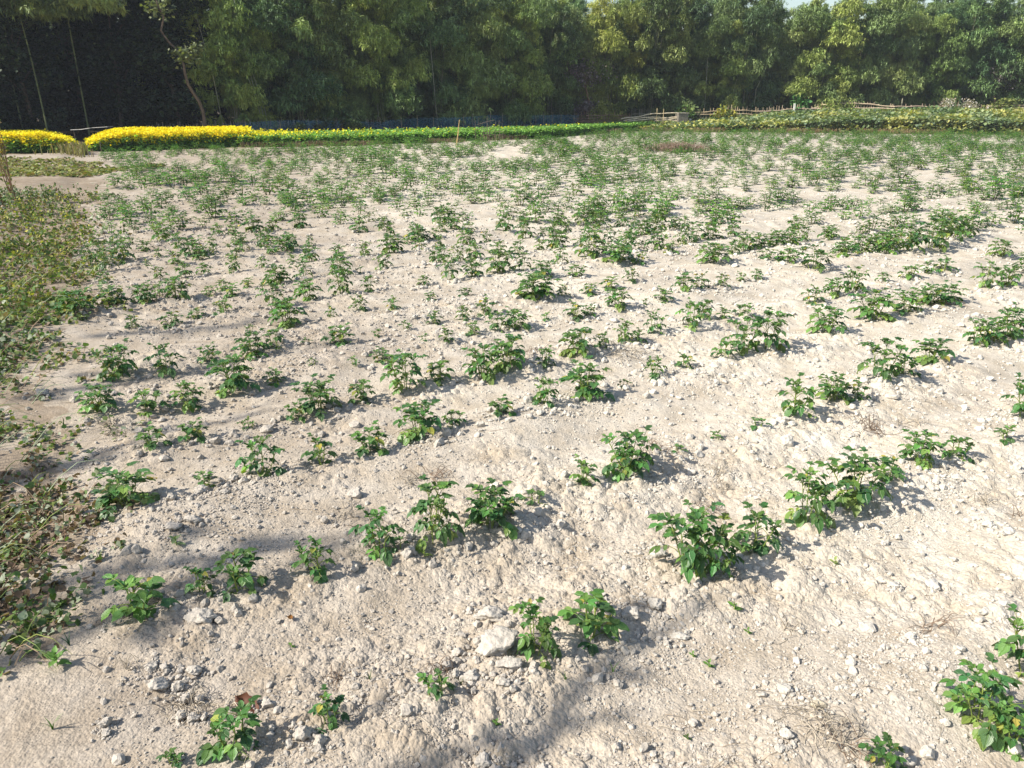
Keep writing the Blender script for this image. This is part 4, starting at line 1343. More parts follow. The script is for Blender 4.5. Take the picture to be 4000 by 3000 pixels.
# dark stick frame at the edge of the mustard
t = thing('stick_frame', 'dark rickety frame of sticks standing before the green mustard', 'frame', (X(1905, 30.2), 30.2, 0))
for (u, vt, dy) in [(1857, 470, 0), (1905, 455, .5), (1912, 500, .1), (1935, 475, .6), (1962, 505, .1), (1890, 505, .3), (1950, 470, .7), (1875, 520, .2)]:
    b = MB(); y = 30.2 + dy; x = X(u, y)
    stick(b, (x - t.location.x, dy, -.1), (x - t.location.x + random.uniform(-.03, .03), dy, float(height_at(0, vt, y))), .011, DARKW, .02)
    obj('post', b.mesh('post', M_WOOD), t)
for (u0, u1, v0, v1) in [(1857, 1915, 505, 498), (1870, 1965, 516, 515), (1880, 1960, 524, 526), (1862, 1930, 487, 470)]:
    b = MB(); y = 30.3
    stick(b, (X(u0, y) - t.location.x, .1, float(height_at(0, v0, y))), (X(u1, y) - t.location.x, .1, float(height_at(0, v1, y))), .009, DARKW, .02)
    obj('rail', b.mesh('rail', M_WOOD), t)

FL = [(-30, 26.5), (-24, 27.6), (-13.3, 31.0), (-6.5, 34.5), (0, 39.0), (4.5, 43.0), (9, 44.3), (16, 44.4), (24, 43.6), (33, 42.0)]
FLX = np.array(FL)
def fence_y(x): return np.interp(x, FLX[:, 0], FLX[:, 1])


def net_material():
    m, ns, ln = new_mat('blue_net')
    out = N(ns, 'ShaderNodeOutputMaterial')
    d = N(ns, 'ShaderNodeBsdfDiffuse'); d.inputs[0].default_value = (0.10, 0.25, 0.37, 1)
    tl = N(ns, 'ShaderNodeBsdfTranslucent'); tl.inputs[0].default_value = (0.08, 0.26, 0.42, 1)
    tr = N(ns, 'ShaderNodeBsdfTransparent')
    a = N(ns, 'ShaderNodeMixShader'); a.inputs[0].default_value = .3
    ln.new(d.outputs[0], a.inputs[1]); ln.new(tl.outputs[0], a.inputs[2])
    mx = N(ns, 'ShaderNodeMixShader')
    tc = N(ns, 'ShaderNodeTexCoord'); nz = N(ns, 'ShaderNodeTexNoise'); nz.inputs['Scale'].default_value = 1.1
    ln.new(tc.outputs['Object'], nz.inputs[0])
    mr = N(ns, 'ShaderNodeMapRange'); mr.inputs[1].default_value = .3; mr.inputs[2].default_value = .7; mr.inputs[3].default_value = .72; mr.inputs[4].default_value = .42
    ln.new(nz.outputs['Fac'], mr.inputs[0]); ln.new(mr.outputs[0], mx.inputs[0])
    ln.new(a.outputs[0], mx.inputs[1]); ln.new(tr.outputs[0], mx.inputs[2])
    ln.new(mx.outputs[0], out.inputs[0])
    return m
M_NET = net_material()



def net_fence(u0, u1, tops, posts, label, dy=0.0, sagdeep=.05):
    """net hung between posts; tops = [(u, pixel row of the upper edge)]"""
    n = 160
    us = np.linspace(u0, u1, n)
    b = MB(); V = []
    for u in us:
        # solve for the point of the fence line under this pixel column
        y = 36.0
        for _ in range(12): y = float(fence_y(X(u, y))) - dy
        x = X(u, y)
        zt = float(height_at(0, np.interp(u, [q[0] for q in tops], [q[1] for q in tops]), y))
        V.append((x, y, zt))
    V = np.array(V)
    rows = 5; VV = []
    for k in range(rows):
        q = k / (rows - 1)
        W = V.copy(); W[:, 2] = V[:, 2] * (1 - q) + 0.0 * q
        W[:, 1] += .05 * np.sin(np.arange(n) * .7 + k) + .03 * np.sin(np.arange(n) * 1.9 + 2 * k)
        VV.append(W)
    VV = np.concatenate(VV)
    Q = [(k * n + i, k * n + i + 1, (k + 1) * n + i + 1, (k + 1) * n + i) for k in range(rows - 1) for i in range(n - 1)]
    t = thing('net_fence', label, 'fence', (float(V[:, 0].mean()), float(V[:, 1].mean()), 0))
    L = np.array(t.location)
    b.add(VV - L, Q, None, (.05, .2, .3))
    obj('netting', b.mesh('netting', M_NET, smooth=True), t)
    for (u, vt) in posts:
        y = 36.0
        for _ in range(12): y = float(fence_y(X(u, y))) - dy
        y -= .06
        b = MB(); x = X(u, y)
        stick(b, (x - L[0], y - L[1], -.1), (x - L[0] + random.uniform(-.04, .04), y - L[1], float(height_at(0, vt, y))), .017, GREYW if u % 2 else (0.33, .26, .18), .015)
        obj('post', b.mesh('post', M_WOOD), t)


net_fence(1500, 2262, [(1500, 470), (1630, 460), (1800, 459), (1900, 450), (2100, 449), (2262, 449)],
          [(1562, 452), (1628, 450), (1690, 457), (1775, 463), (1808, 447), (1845, 444), (1868, 458), (1912, 436), (1961, 440), (1985, 452), (2018, 442), (2046, 445), (2074, 452), (2095, 450), (2126, 444), (2160, 438), (2195, 446), (2245, 440)],
          'sagging blue net hung on thin posts behind the green mustard', 0.0)
net_fence(850, 1510, [(850, 488), (930, 480), (1080, 470), (1250, 471), (1400, 474), (1510, 478)],
          [(946, 474), (1086, 470), (1232, 462), (1330, 470)], 'faded blue net running past the picket stakes beside the yellow mustard', 0.25)
net_fence(430, 860, [(430, 503), (620, 502), (860, 492)], [(480, 497), (700, 490)], 'low dark blue net in the shade behind the yellow mustard', 0.3)


def pickets(u0, u1, step, topf, label, col, r=.018, dy=0.0, rails=(), railr=.024, lean=.05, ext=()):
    t = None; b = MB(); g = random.Random(int(u0))
    pts = []
    u = u0
    while u < u1:
        y = 38.0
        for _ in range(12): y = float(fence_y(X(u, y))) - dy
        pts.append((X(u, y), y, float(height_at(0, topf(u) + g.uniform(-7, 8), y))))
        u += step * g.uniform(.5, 1.5)
    pts = np.array(pts)
    t = thing('stake_fence', label, 'fence', (float(pts[:, 0].mean()), float(pts[:, 1].mean()), 0))
    L = np.array(t.location)
    for p in pts:
        c = np.array(col) * g.uniform(.8, 1.5)
        stick(b, (p[0] - L[0], p[1] - L[1] + g.uniform(-.03, .03), -.05), (p[0] - L[0] + g.uniform(-lean, lean), p[1] - L[1], p[2]), r * g.uniform(.7, 1.3), c, .01, 3)
    obj('picket_slats', b.mesh('picket_slats', M_WOOD), t)
    for (rp_) in rails:
        b = MB(); P = []
        for (u, v) in rp_:
            y = 38.0
            for _ in range(12): y = float(fence_y(X(u, y))) - dy
            P.append((X(u, y) - L[0], y - L[1] - .03, float(height_at(0, v, y))))
        P = np.array(P)
        tt = np.linspace(0, len(P) - 1, len(P) * 5)
        P = np.stack([np.interp(tt, np.arange(len(P)), P[:, k]) for k in range(3)], 1)
        P[:, 2] += .012 * np.sin(tt * 9)
        b.tube(P, railr, 5, np.array(col) * g.uniform(1.0, 1.4))
        obj('rail', b.mesh('rail', M_CANE), t)
    return t


pickets(560, 1300, 9, lambda u: np.interp(u, [560, 900, 1300], [484, 475, 463]), 'thin picket stakes in the shade behind the long yellow mustard bed', (0.22, 0.18, 0.14), dy=-.3)
pickets(1290, 1530, 9, lambda u: 464, 'brown picket stakes behind grey-green bushes and faded blue net', (0.20, 0.16, 0.12), dy=-.3)
pickets(2250, 2470, 11, lambda u: 440, 'woven brown twig fence between the blue net and the pale rails', (0.24, 0.15, 0.10), rails=[[(2240, 463), (2350, 460), (2460, 462)], [(2245, 470), (2380, 472), (2465, 470)], [(2290, 452), (2400, 449), (2460, 454)], [(2250, 476), (2400, 477), (2470, 476)]], railr=.017)
pickets(2470, 2700, 8, lambda u: 424, 'dense grey palisade of tall stakes behind the pale pole rails', (0.20, 0.19, 0.15), dy=-.5, rails=[[(2470, 446), (2600, 445), (2700, 446)]])
pickets(2700, 2990, 9, lambda u: np.interp(u, [2700, 2800, 2860, 2990], [432, 424, 414, 425]), 'rustic stake fence with pole rails just past the grey cement block', (0.40, 0.31, 0.20), rails=[[(2712, 441), (2800, 434), (2900, 430), (2980, 436)], [(2700, 449), (2850, 443), (2960, 447)]])
pickets(2960, 3205, 9, lambda u: np.interp(u, [2960, 3040, 3180], [428, 415, 411]), 'low stake fence dipping behind the middle of the bean crop', (0.42, 0.33, 0.24), rails=[[(2960, 436), (3040, 432), (3110, 424), (3210, 425)], [(3100, 440), (3205, 418)]])
pickets(3200, 3500, 10, lambda u: np.interp(u, [3200, 3300, 3400, 3500], [405, 396, 400, 410]), 'tall arched section of stake fence rising above the bean crop', (0.46, 0.36, 0.25), rails=[[(3210, 411), (3290, 403), (3380, 405), (3500, 418)], [(3200, 424), (3350, 422), (3500, 424)]], railr=.032)
pickets(3500, 3700, 12, lambda u: 410, 'uneven stakes beside the whitish dry bush above the bean crop', (0.42, 0.33, 0.24), rails=[[(3500, 416), (3600, 415), (3720, 417)]], railr=.026)
pickets(3800, 4150, 16, lambda u: 411, 'last run of stakes with double pole rails past the whitish dry bush', (0.40, 0.32, 0.22), rails=[[(3860, 417), (3950, 411), (4150, 410)], [(3880, 425), (4000, 422), (4150, 423)]], railr=.032)

# pale pole rails in front of the palisade
t = thing('pole_fence', 'open fence of pale horizontal poles ending at the grey cement block', 'fence', (X(2540, 42), 41.9, 0))
for P in [[(2430, 464), (2500, 455), (2560, 443), (2650, 442)], [(2440, 472), (2520, 458), (2600, 460), (2650, 458)], [(2450, 476), (2540, 464), (2610, 466), (2652, 462)], [(2560, 474), (2600, 468), (2650, 472)]]:
    b = MB(); Q = np.array([(X(u, 41.8) - t.location.x, -.1, float(height_at(0, v, 41.8))) for u, v in P])
    tt = np.linspace(0, len(Q) - 1, 16); Q = np.stack([np.interp(tt, np.arange(len(Q)), Q[:, k]) for k in range(3)], 1); Q[:, 2] += .015 * np.sin(tt * 5)
    b.tube(Q, .028, 5, (0.55, 0.47, 0.34)); obj('rail', b.mesh('rail', M_CANE), t)
for (u, v) in [(2570, 423), (2596, 425)]:
    b = MB(); stick(b, (X(u, 41.7) - t.location.x, -.2, -.1), (X(u, 41.7) - t.location.x, -.2, float(height_at(0, v, 41.7))), .023, (0.48, 0.38, 0.22), .01); obj('post', b.mesh('post', M_CANE), t)

# cement block and leaning white slab
t = thing('cement_block', 'weathered grey cement block standing where the pale poles end', 'cement block', (X(2669, 41.8), 41.8, 0))
b = MB(); hb = float(height_at(0, 443, 41.8))
b.box((0, 0, hb / 2), (.52, .5, hb), .15, (0.17, 0.155, 0.13)); obj('block', b.mesh('block', M_CEMENT), t)
b = MB(); b.box((0, 0, hb + .02), (.58, .56, .04), .15, (0.32, 0.29, 0.24)); obj('cap', b.mesh('cap', M_CEMENT), t)
b = MB(); b.box((X(2703, 42) - 0, 42.0, .2), (.1, .1, float(height_at(0, 452, 42)) * 1.0 + 0), .1, (0.62, 0.6, 0.55))
o = obj('marker_post', b.mesh('marker_post', M_CEMENT)); tag(o, 'small whitish marker post beside the grey cement block', 'post')
b = MB(); y = 44.0; b.box((X(3108, y), y, .65), (.09, .07, 1.25), 0, (0.72, 0.70, 0.64))
o = obj('marker_post', b.mesh('marker_post', M_CEMENT)); tag(o, 'white marker post above the bean crop near the low stake fence', 'post')
b = MB(); stick(b, (0, 0, 0), (0, 0, float(height_at(0, 383, 44.6))), .035, (0.36, 0.34, 0.24), .02)
o = obj('bare_pole', b.mesh('bare_pole', M_WOOD), None, (X(3527, 44.6), 44.6, 0)); tag(o, 'lone upright bare pole between the arched fence and the whitish bush', 'pole')
# poles in the shade of the dark wood
for (u0, u1, v0, v1, y, lab) in [(-60, 136, 512, 519, 26.6, 'pale pole lying level behind the yellow mustard near the tall dry weed'), (250, 420, 508, 494, 30.0, 'thin white rail slanting up across the shaded net behind the mustard gap'), (1478, 1532, 468, 452, 38.0, 'leaning stick at the end of the faded blue net')]:
    t = thing('pole_rail', lab, 'pole', (X(u0, y), y, 0))
    b = MB(); stick(b, (0, 0, float(height_at(0, v0, y))), (X(u1, y) - X(u0, y), 0, float(height_at(0, v1, y))), .016, (0.42, 0.40, 0.36), .02); obj('pole', b.mesh('pole', M_CANE), t)
    for f in (0.06, .94):
        b = MB(); xx = (X(u1, y) - X(u0, y)) * f; stick(b, (xx, .03, -.1), (xx, .03, float(height_at(0, v0 + (v1 - v0) * f, y)) + .02), .018, DARKW, .01); obj('post', b.mesh('post', M_WOOD), t)


# ------------------------------------------------------------------ bushes at the fences
def bush(name, label, cat, u, y, w, h, n, cols, leaf=.10, mat=None, twigs=10, seed=0, top_white=False):
    g = np.random.default_rng(seed)
    t = thing(name, label, cat, (X(u, y), y, 0))
    b = MB()
    for k in range(twigs):
        a = g.random() * 6.28; r = w * .45 * g.random()
        pts = np.array([(math.cos(a) * r * q, math.sin(a) * r * .6 * q, h * q * g.uniform(.7, 1)) for q in (0, .4, .75, 1)])
        b.tube(pts, np.linspace(.02, .005, 4) * (1 + h * .2), 4, (0.17, 0.12, 0.08))
    obj('stems', b.mesh('stems', M_WOOD), t)
    f = MB()
    nc = max(5, int(w * 5))
    cx = g.uniform(-.5, .5, nc) * w; cy = g.uniform(-.4, .4, nc) * min(w, 2); cz = g.uniform(.25, .95, nc) * h * (1 - .5 * (np.abs(cx) / (w * .5)) ** 2)
    k = g.integers(0, nc, n); rad = np.minimum(h * .22, .35)
    P = np.stack([cx[k], cy[k], cz[k]], 1) + g.normal(size=(n, 3)) * rad * .6
    P[:, 2] = np.clip(P[:, 2], .03, h * 1.05)
    c = np.array(cols)[g.integers(0, len(cols), n)] * g.uniform(.75, 1.25, (n, 1))
    f.stamp(heart_v, heart_q, None, P, rand_rot(n, 1.2), leaf * g.uniform(.6, 1.3, n), c)
    obj('foliage', f.mesh('foliage', mat or M_WEED, smooth=True), t)
    return t


GG = [(0.10, 0.15, 0.07), (0.14, 0.18, 0.09), (0.08, 0.12, 0.05)]
bush('bush', 'grey-green bush tangled in the faded blue net', 'bush', 1320, 33.8, 2.3, .80, 2600, GG, .12, seed=1)
bush('bush', 'brighter green weed bush where the faded net meets the sagging net', 'bush', 1430, 35.6, 1.8, .78, 2200, [(0.12, 0.18, 0.06), (0.16, 0.2, 0.08), (0.2, .17, .11)], .12, seed=2)
bush('bush', 'sparse grey-green bush beside the end of the flowering yellow bed', 'bush', 1140, 33.0, 1.3, .62, 1000, GG, .10, seed=3)
bush('dry_bush', 'dry bush with whitish seed heads standing above the bean crop', 'bush', 3745, 43.0, 3.0, 1.45, 2600, [(0.55, 0.52, 0.48), (0.33, 0.26, 0.20), (0.22, 0.20, 0.12), (0.5, .48, .44)], .075, seed=4, twigs=26)
bush('bush', 'yellow-green sapling bush at the end of the bean crop near the dark hollow', 'bush', 3920, 43.4, 1.3, 1.45, 1500, [(0.20, 0.22, 0.06), (0.14, 0.18, 0.05)], .12, seed=5)
bush('bush', 'young green climber on the palisade beside the grey cement block', 'bush', 2675, 43.3, .8, 1.2, 500, [(0.10, 0.19, 0.05), (0.16, .22, .06)], .15, seed=6)
bush('bush', 'yellow-flowering weed before the rustic stake fence', 'bush', 2825, 43.4, .5, 1.15, 350, [(0.4, 0.36, 0.05), (0.16, .22, .06)], .13, seed=7)
bush('bush', 'second yellow-flowering weed along the rustic stake fence', 'bush', 2868, 43.5, .45, 1.2, 300, [(0.42, 0.38, 0.05), (0.2, .22, .06)], .13, seed=8)
bush('bush', 'small bright green broad-leaved sapling in the shade above the low stake fence', 'bush', 3120, 45.0, .8, 1.6, 420, [(0.07, 0.20, 0.05), (0.09, .22, .06)], .17, seed=9)
bush('bush', 'straw-coloured heap of weeds caught in the sagging blue net', 'bush', 1950, 39.3, .9, .75, 500, [(0.42, 0.33, 0.18), (0.2, .22, .1)], .12, seed=10)


# ------------------------------------------------------------------ bamboo grove
def spray_template(nl=6, seed=0):
    """one drooping spray of bamboo leaves"""
    r = random.Random(seed)
    V = []; Q = []
    for k in range(nl):
        a = r.uniform(0, 6.283); e = r.uniform(-1.1, .5); L = r.uniform(.7, 1.1); w = L * .15
        d = np.array([math.cos(a) * math.cos(e), math.sin(a) * math.cos(e), math.sin(e)])
        s = np.array([-math.sin(a), math.cos(a), 0]) * w
        o_ = np.array([r.uniform(-.3, .3), r.uniform(-.3, .3), r.uniform(-.3, .3)])
        n0 = len(V)
        V += [o_, o_ + d * L * .4 + s, o_ + d * L + np.array([0, 0, -.22]) * L, o_ + d * L * .4 - s]
        Q.append((n0, n0 + 1, n0 + 2, n0 + 3))
    return np.array(V), np.array(Q)


SPR = [spray_template(7, s) for s in range(5)]


def bamboo_clump(seed, height, width, n_spray, cols, bare=False):
    """returns the meshes of one clump: culms and feathery foliage in hanging billows"""
    g = np.random.default_rng(seed); r = random.Random(seed)
    culms = []; heads = []
    nc = 9
    for k in range(nc):
        a = g.random() * 6.283; h = height * g.uniform(.8, 1.05); out_ = width * g.uniform(.15, .55)
        bx, by = math.cos(a) * .35 * g.random(), math.sin(a) * .35 * g.random()
        pts = np.array([(bx + math.cos(a) * out_ * q ** 2.4, by + math.sin(a) * out_ * q ** 2.4, h * (q - .10 * q ** 4)) for q in np.linspace(0, 1, 9)])
        b = MB(); b.tube(pts, np.linspace(.035, .010, 9), 5, (0.16, 0.18, 0.08) if k % 4 else (0.27, 0.26, 0.17))
        culms.append(b.mesh('culm', M_CANE))
        for q in (3, 4, 5, 6, 7, 8):
            heads.append(pts[q] + np.array([g.normal() * .35, g.normal() * .35, g.normal() * .3]))
    nb = 17
    B = []
    for k in range(nb):
        a = g.random() * 6.283; q = (k + g.random()) / nb
        rad = width * .52 * (0.62 + .45 * math.sin(min(q * 3.3, 3.1))) * g.uniform(.65, 1.1)
        B.append((math.cos(a) * rad, math.sin(a) * rad, .55 + height * .92 * q, g.uniform(.38, .85)))
    B += [(h_[0], h_[1], h_[2], .36) for h_ in heads]
    nbig = 13
    for k in range(nbig):       # heavy rounded billows hanging out of the clump
        a = k * 2.4 + g.uniform(-.4, .4); q = (k + g.random() * .8) / nbig
        B.append((math.cos(a) * width * .50 * g.uniform(.8, 1.15), math.sin(a) * width * .50 * g.uniform(.8, 1.15), .8 + height * .86 * q, g.uniform(.55, 1.05)))
    B = np.array(B)
    wts = B[:, 3] ** 2.2; wts /= wts.sum()
    f = MB()
    k = g.choice(len(B), n_spray, p=wts)
    # smaller tufts inside each billow
    nt = 7
    tuft_off = g.normal(size=(len(B), nt, 3)); tuft_off /= np.linalg.norm(tuft_off, axis=2, keepdims=True)
    ti = g.integers(0, nt, n_spray)
    rad = B[k, 3]
    off = tuft_off[k, ti] * (rad * .66)[:, None] + g.normal(size=(n_spray, 3)) * (rad * .20)[:, None]
    off[:, 2] = off[:, 2] * .8 - .25 * np.hypot(off[:, 0], off[:, 1])
    big = k >= len(B) - nbig
    dirs = g.normal(size=(n_spray, 3)); dirs[:, 2] = np.abs(dirs[:, 2]) * 1.1 - .35
    dirs /= np.linalg.norm(dirs, axis=1, keepdims=True)
    lob = 1 + .9 * vnoise(dirs[:, 0] * 2 + k, dirs[:, 1] * 2 + dirs[:, 2] * 2, .8, 7)
    shell = dirs * (rad * lob * g.uniform(.45, 1.08, n_spray) ** .8)[:, None] * np.array([1, 1, .78])
    shell[:, 2] -= .5 * (dirs[:, 0] ** 2 + dirs[:, 1] ** 2) * rad * g.random(n_spray)
    off = np.where(big[:, None], shell, off)
    P = B[k, :3] + off
    P[:, 2] = np.maximum(P[:, 2], .15)
    cl = np.array(cols)[g.integers(0, len(cols), len(B))][k] * g.uniform(.72, 1.3, (n_spray, 1))
    s_i = g.integers(0, len(SPR), n_spray)
    for s in range(len(SPR)):
        m = s_i == s; mm = m.sum()
        f.stamp(SPR[s][0], SPR[s][1], None, P[m], rot_z(g.random(mm) * 6.283) @ rot_x(g.normal(size=mm) * .35), g.uniform(.13, .25, mm), cl[m])
    return culms, f.mesh('foliage', M_BAMBOO)


YG = [(0.29, 0.35, 0.10), (0.23, 0.30, 0.09), (0.34, 0.39, 0.11), (0.18, 0.25, 0.09)]
GR = [(0.19, 0.26, 0.10), (0.14, 0.21, 0.09), (0.25, 0.32, 0.12), (0.10, 0.16, 0.07)]
OL = [(0.24, 0.30, 0.11), (0.29, 0.34, 0.12), (0.16, 0.22, 0.09)]
protos = []
for s in range(9):
    protos.append(bamboo_clump(200 + s, [7.6, 8.4, 7.0][s % 3], [3.0, 3.5, 2.6][s % 3], 9500, [YG, GR, OL][s % 3]))
tall_protos = [bamboo_clump(300 + s, 9.5, 3.4, 9500, [GR, OL][s % 2]) for s in range(4)]
rg = random.Random(77)


def place_clump(pr, x, y, sc, label, rank, tint=(1, 1, 1), full=True):
    t = thing('bamboo_clump', label, 'bamboo', (x, y, 0), rg.uniform(0, 6.283), 'clumps of bamboo behind the fences')
    t.scale = (sc * rg.uniform(.9, 1.12), sc * rg.uniform(.9, 1.12), sc)
    for c in (pr[0] if full else pr[0][:4]):
        obj('culm', c, t)
    f = obj('foliage', pr[1], t)
    f.color = (tint[0], tint[1], tint[2], 1)


def front_y(x): return float(fence_y(x)) + 1.9


FRONT = []
x = -11.6
while x < 33:
    FRONT.append(x); x += rg.uniform(1.5, 2.4)
for i, x in enumerate(FRONT):
    y = front_y(x) + rg.uniform(-.5, 1.0)
    u = to_px(x, y)[0]
    kind = i % 9
    word = ['yellow-green feathery', 'dark green drooping', 'olive-green loose'][kind % 3]
    tint = (1, 1, 1)
    if 2240 < u < 2640: tint = (1.1, 1.0, .85); word = 'yellowing feathery'
    if u > 3600: tint = (.8, .9, .9)
    lab = '%s bamboo clump, %s in the front rank counting from the dark broad-leaved wood' % (word, ordinal(i + 1))
    place_clump(protos[kind], x, y, rg.uniform(.72, 1.02), lab, 0, tint)
SECOND = []
x = -11.0
while x < 36:
    SECOND.append(x); x += rg.uniform(1.9, 2.7)
for i, x in enumerate(SECOND):
    y = front_y(x) + 3.0 + rg.uniform(-.6, .8)
    lab = 'tall bamboo clump, %s in the middle rank counting from the dark broad-leaved wood' % ordinal(i + 1)
    place_clump(protos[(i * 4 + 1) % 9] if i % 2 else tall_protos[i % 4], x, y, rg.uniform(.70, .90), lab, 1, (.95, 1, 1), False)
THIRD = []
x = -16.0
while x < 40:
    THIRD.append(x); x += rg.uniform(2.6, 3.4)
for i, x in enumerate(THIRD):
    y = front_y(x) + 6.5 + rg.uniform(-.8, .8)
    lab = 'tallest bamboo clump, %s in the back rank counting from the dark broad-leaved wood' % ordinal(i + 1)
    place_clump(tall_protos[i % 4], x, y, rg.uniform(.66, .86), lab, 2, (1.15, 1.15, 1.1), False)  # back rank tinted lighter, standing for sunlit, hazy tops


# ------------------------------------------------------------------ broad-leaved trees, the wood's shade put into their leaf colour
def broad_tree(seed, h, w, n, cols, leaf=.22, low=.4, trunk_r=.13, lean=(0, 0)):
    g = np.random.default_rng(seed)
    b = MB()
    top = np.array([lean[0], lean[1], h * .62])
    q = np.linspace(0, 1, 8)[:, None]
    trunk = q * top + np.column_stack([.12 * np.sin(q[:, 0] * 4 + seed), .1 * np.cos(q[:, 0] * 3 + seed) - .1, np.zeros(8)])
    b.tube(trunk, np.linspace(trunk_r, trunk_r * .5, 8), 8, (0.11, 0.085, 0.065))
    cl = []
    for k in range(11):
        i0 = g.integers(2, 8); a = g.random() * 6.28; L = w * g.uniform(.25, .55)
        st = trunk[i0]; e = st + np.array([math.cos(a) * L, math.sin(a) * L, g.uniform(.1, .35) * h])
        mid = (st + e) / 2 + np.array([0, 0, .15])
        b.tube(np.array([st, mid, e]), np.array([.05, .035, .015]), 5, (0.11, 0.085, 0.065))
        cl.append(e)
    nb = 26
    for k in range(nb):
        a = g.random() * 6.28; zz = low + (h - low) * (k + g.random()) / nb
        rr0 = w * .5 * math.sqrt(g.random()) * (1 - .35 * abs(zz / h - .5))
        cl.append(np.array([math.cos(a) * rr0 + lean[0] * zz / h, math.sin(a) * rr0 + lean[1] * zz / h, zz]))
    cl = np.array(cl)
    k = g.integers(0, len(cl), n)
    P = cl[k] + g.normal(size=(n, 3)) * np.array([.42, .42, .30])
    P[:, 2] = np.maximum(P[:, 2], .1)
    c = np.array(cols)[g.integers(0, len(cols), n)] * g.uniform(.7, 1.3, (n, 1))
    f = MB(); f.stamp(LEAF_LO[0] * np.array([1.3, 1, 1]), LEAF_LO[1], None, P, rand_rot(n, 1.1), leaf * g.uniform(.6, 1.25, n), c)
    return b.mesh('trunk', M_BARK, smooth=True), f.mesh('crown', M_TREE, smooth=True)


DK = [(0.035, 0.055, 0.028), (0.028, 0.045, 0.025), (0.045, 0.065, 0.03)]  # greens taken nearly black to carry the deep shade
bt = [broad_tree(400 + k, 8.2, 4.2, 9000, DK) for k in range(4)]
WOOD = [(-24.5, 30.0), (-21.5, 31.5), (-18.7, 31.2), (-16.2, 33.2), (-14.0, 33.4), (-27.5, 28.8), (-22.8, 35), (-19.4, 36), (-15.6, 37), (-26.5, 34.5), (-31, 29)]
for i, (x, y) in enumerate(WOOD):
    t = thing('dark_tree', 'broad-leaved tree coloured dark for deep shade, %s of the wood behind the yellow mustard' % ordinal(i + 1), 'tree', (x, y, 0), rg.uniform(0, 6.28), 'dark trees of the shaded wood')
    s = rg.uniform(.9, 1.15) * (1 if x < -19 else .72); t.scale = (s, s, s * 1.05)
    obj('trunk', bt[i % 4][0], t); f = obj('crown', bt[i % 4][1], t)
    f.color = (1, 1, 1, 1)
# lighter bamboo hanging in the upper part of the shaded wood
for i, (u, y, s) in enumerate([(170, 30.5, .95), (60, 30.8, .9), (330, 31.6, 1.0)]):
    t = thing('bamboo_clump', ['olive bamboo leaning over the dark wood above the gap in the mustard', 'drooping olive bamboo over the dark wood above the tall dry weed', 'thin tall bamboo rising out of the dark wood beside the crooked trunk'][i], 'bamboo', (X(u, y), y, 0), i * 2.0, 'clumps of bamboo behind the fences')
    t.scale = (s, s, s)
    pr = tall_protos[(1, 3, 1)[i]]
    for c in pr[0][1:2]: obj('culm', c, t)
    # only the upper billows
    me = pr[1].copy(); me.name = 'foliage'
    co_ = np.zeros(len(me.vertices) * 3, np.float32); me.vertices.foreach_get('co', co_); co_ = co_.reshape(-1, 3)
    n4 = len(co_) // 28
    hi = np.repeat(co_.reshape(n4, 28, 3)[:, :, 2].mean(1) > 4.6, 28)
    co_[~hi] = co_[~hi] * 0.0 + np.array([0, 0, -1])
    me.vertices.foreach_set('co', co_.ravel()); me.update()
    obj('foliage', me, t)

# crooked bare trunk with a small leafy tuft before the dark wood
y = 30.4
path = [(786, 478), (782, 440), (772, 395), (757, 365), (745, 330), (740, 290), (737, 255), (728, 215), (707, 185), (690, 165), (670, 120), (690, 70), (670, 10), (680, -60)]
t = thing('crooked_tree', 'slender crooked bare trunk with a small leafy tuft before the dark wood', 'tree', (X(786, y), y, 0))
P = np.array([(X(u, y) - t.location.x, .1 * math.sin(k), float(height_at(0, v, y))) for k, (u, v) in enumerate(path)])
P = np.concatenate([[(P[0][0], 0, -.1)], P])
b = MB(); b.tube(P, np.linspace(.070, .025, len(P)), 7, (0.13, 0.095, 0.075)); obj('trunk', b.mesh('trunk', M_BARK, smooth=True), t)
f = MB(); g = np.random.default_rng(91)
cc = np.array([(X(u, y) - t.location.x, 0, float(height_at(0, v, y))) for u, v in [(715, 205), (740, 215), (770, 200), (760, 225), (735, 235), (785, 180), (690, 50), (660, 20), (700, 0), (640, 30)]])
k = g.integers(0, len(cc), 420); Pp = cc[k] + g.normal(size=(420, 3)) * .15
f.stamp(LEAF_LO[0] * np.array([1.4, 1, 1]), LEAF_LO[1], None, Pp, rand_rot(420, 1.2), g.uniform(.08, .17, 420), np.array([(0.22, 0.24, 0.13), (0.17, 0.20, 0.09)])[g.integers(0, 2, 420)])
obj('crown', f.mesh('crown', M_TREE, smooth=True), t)

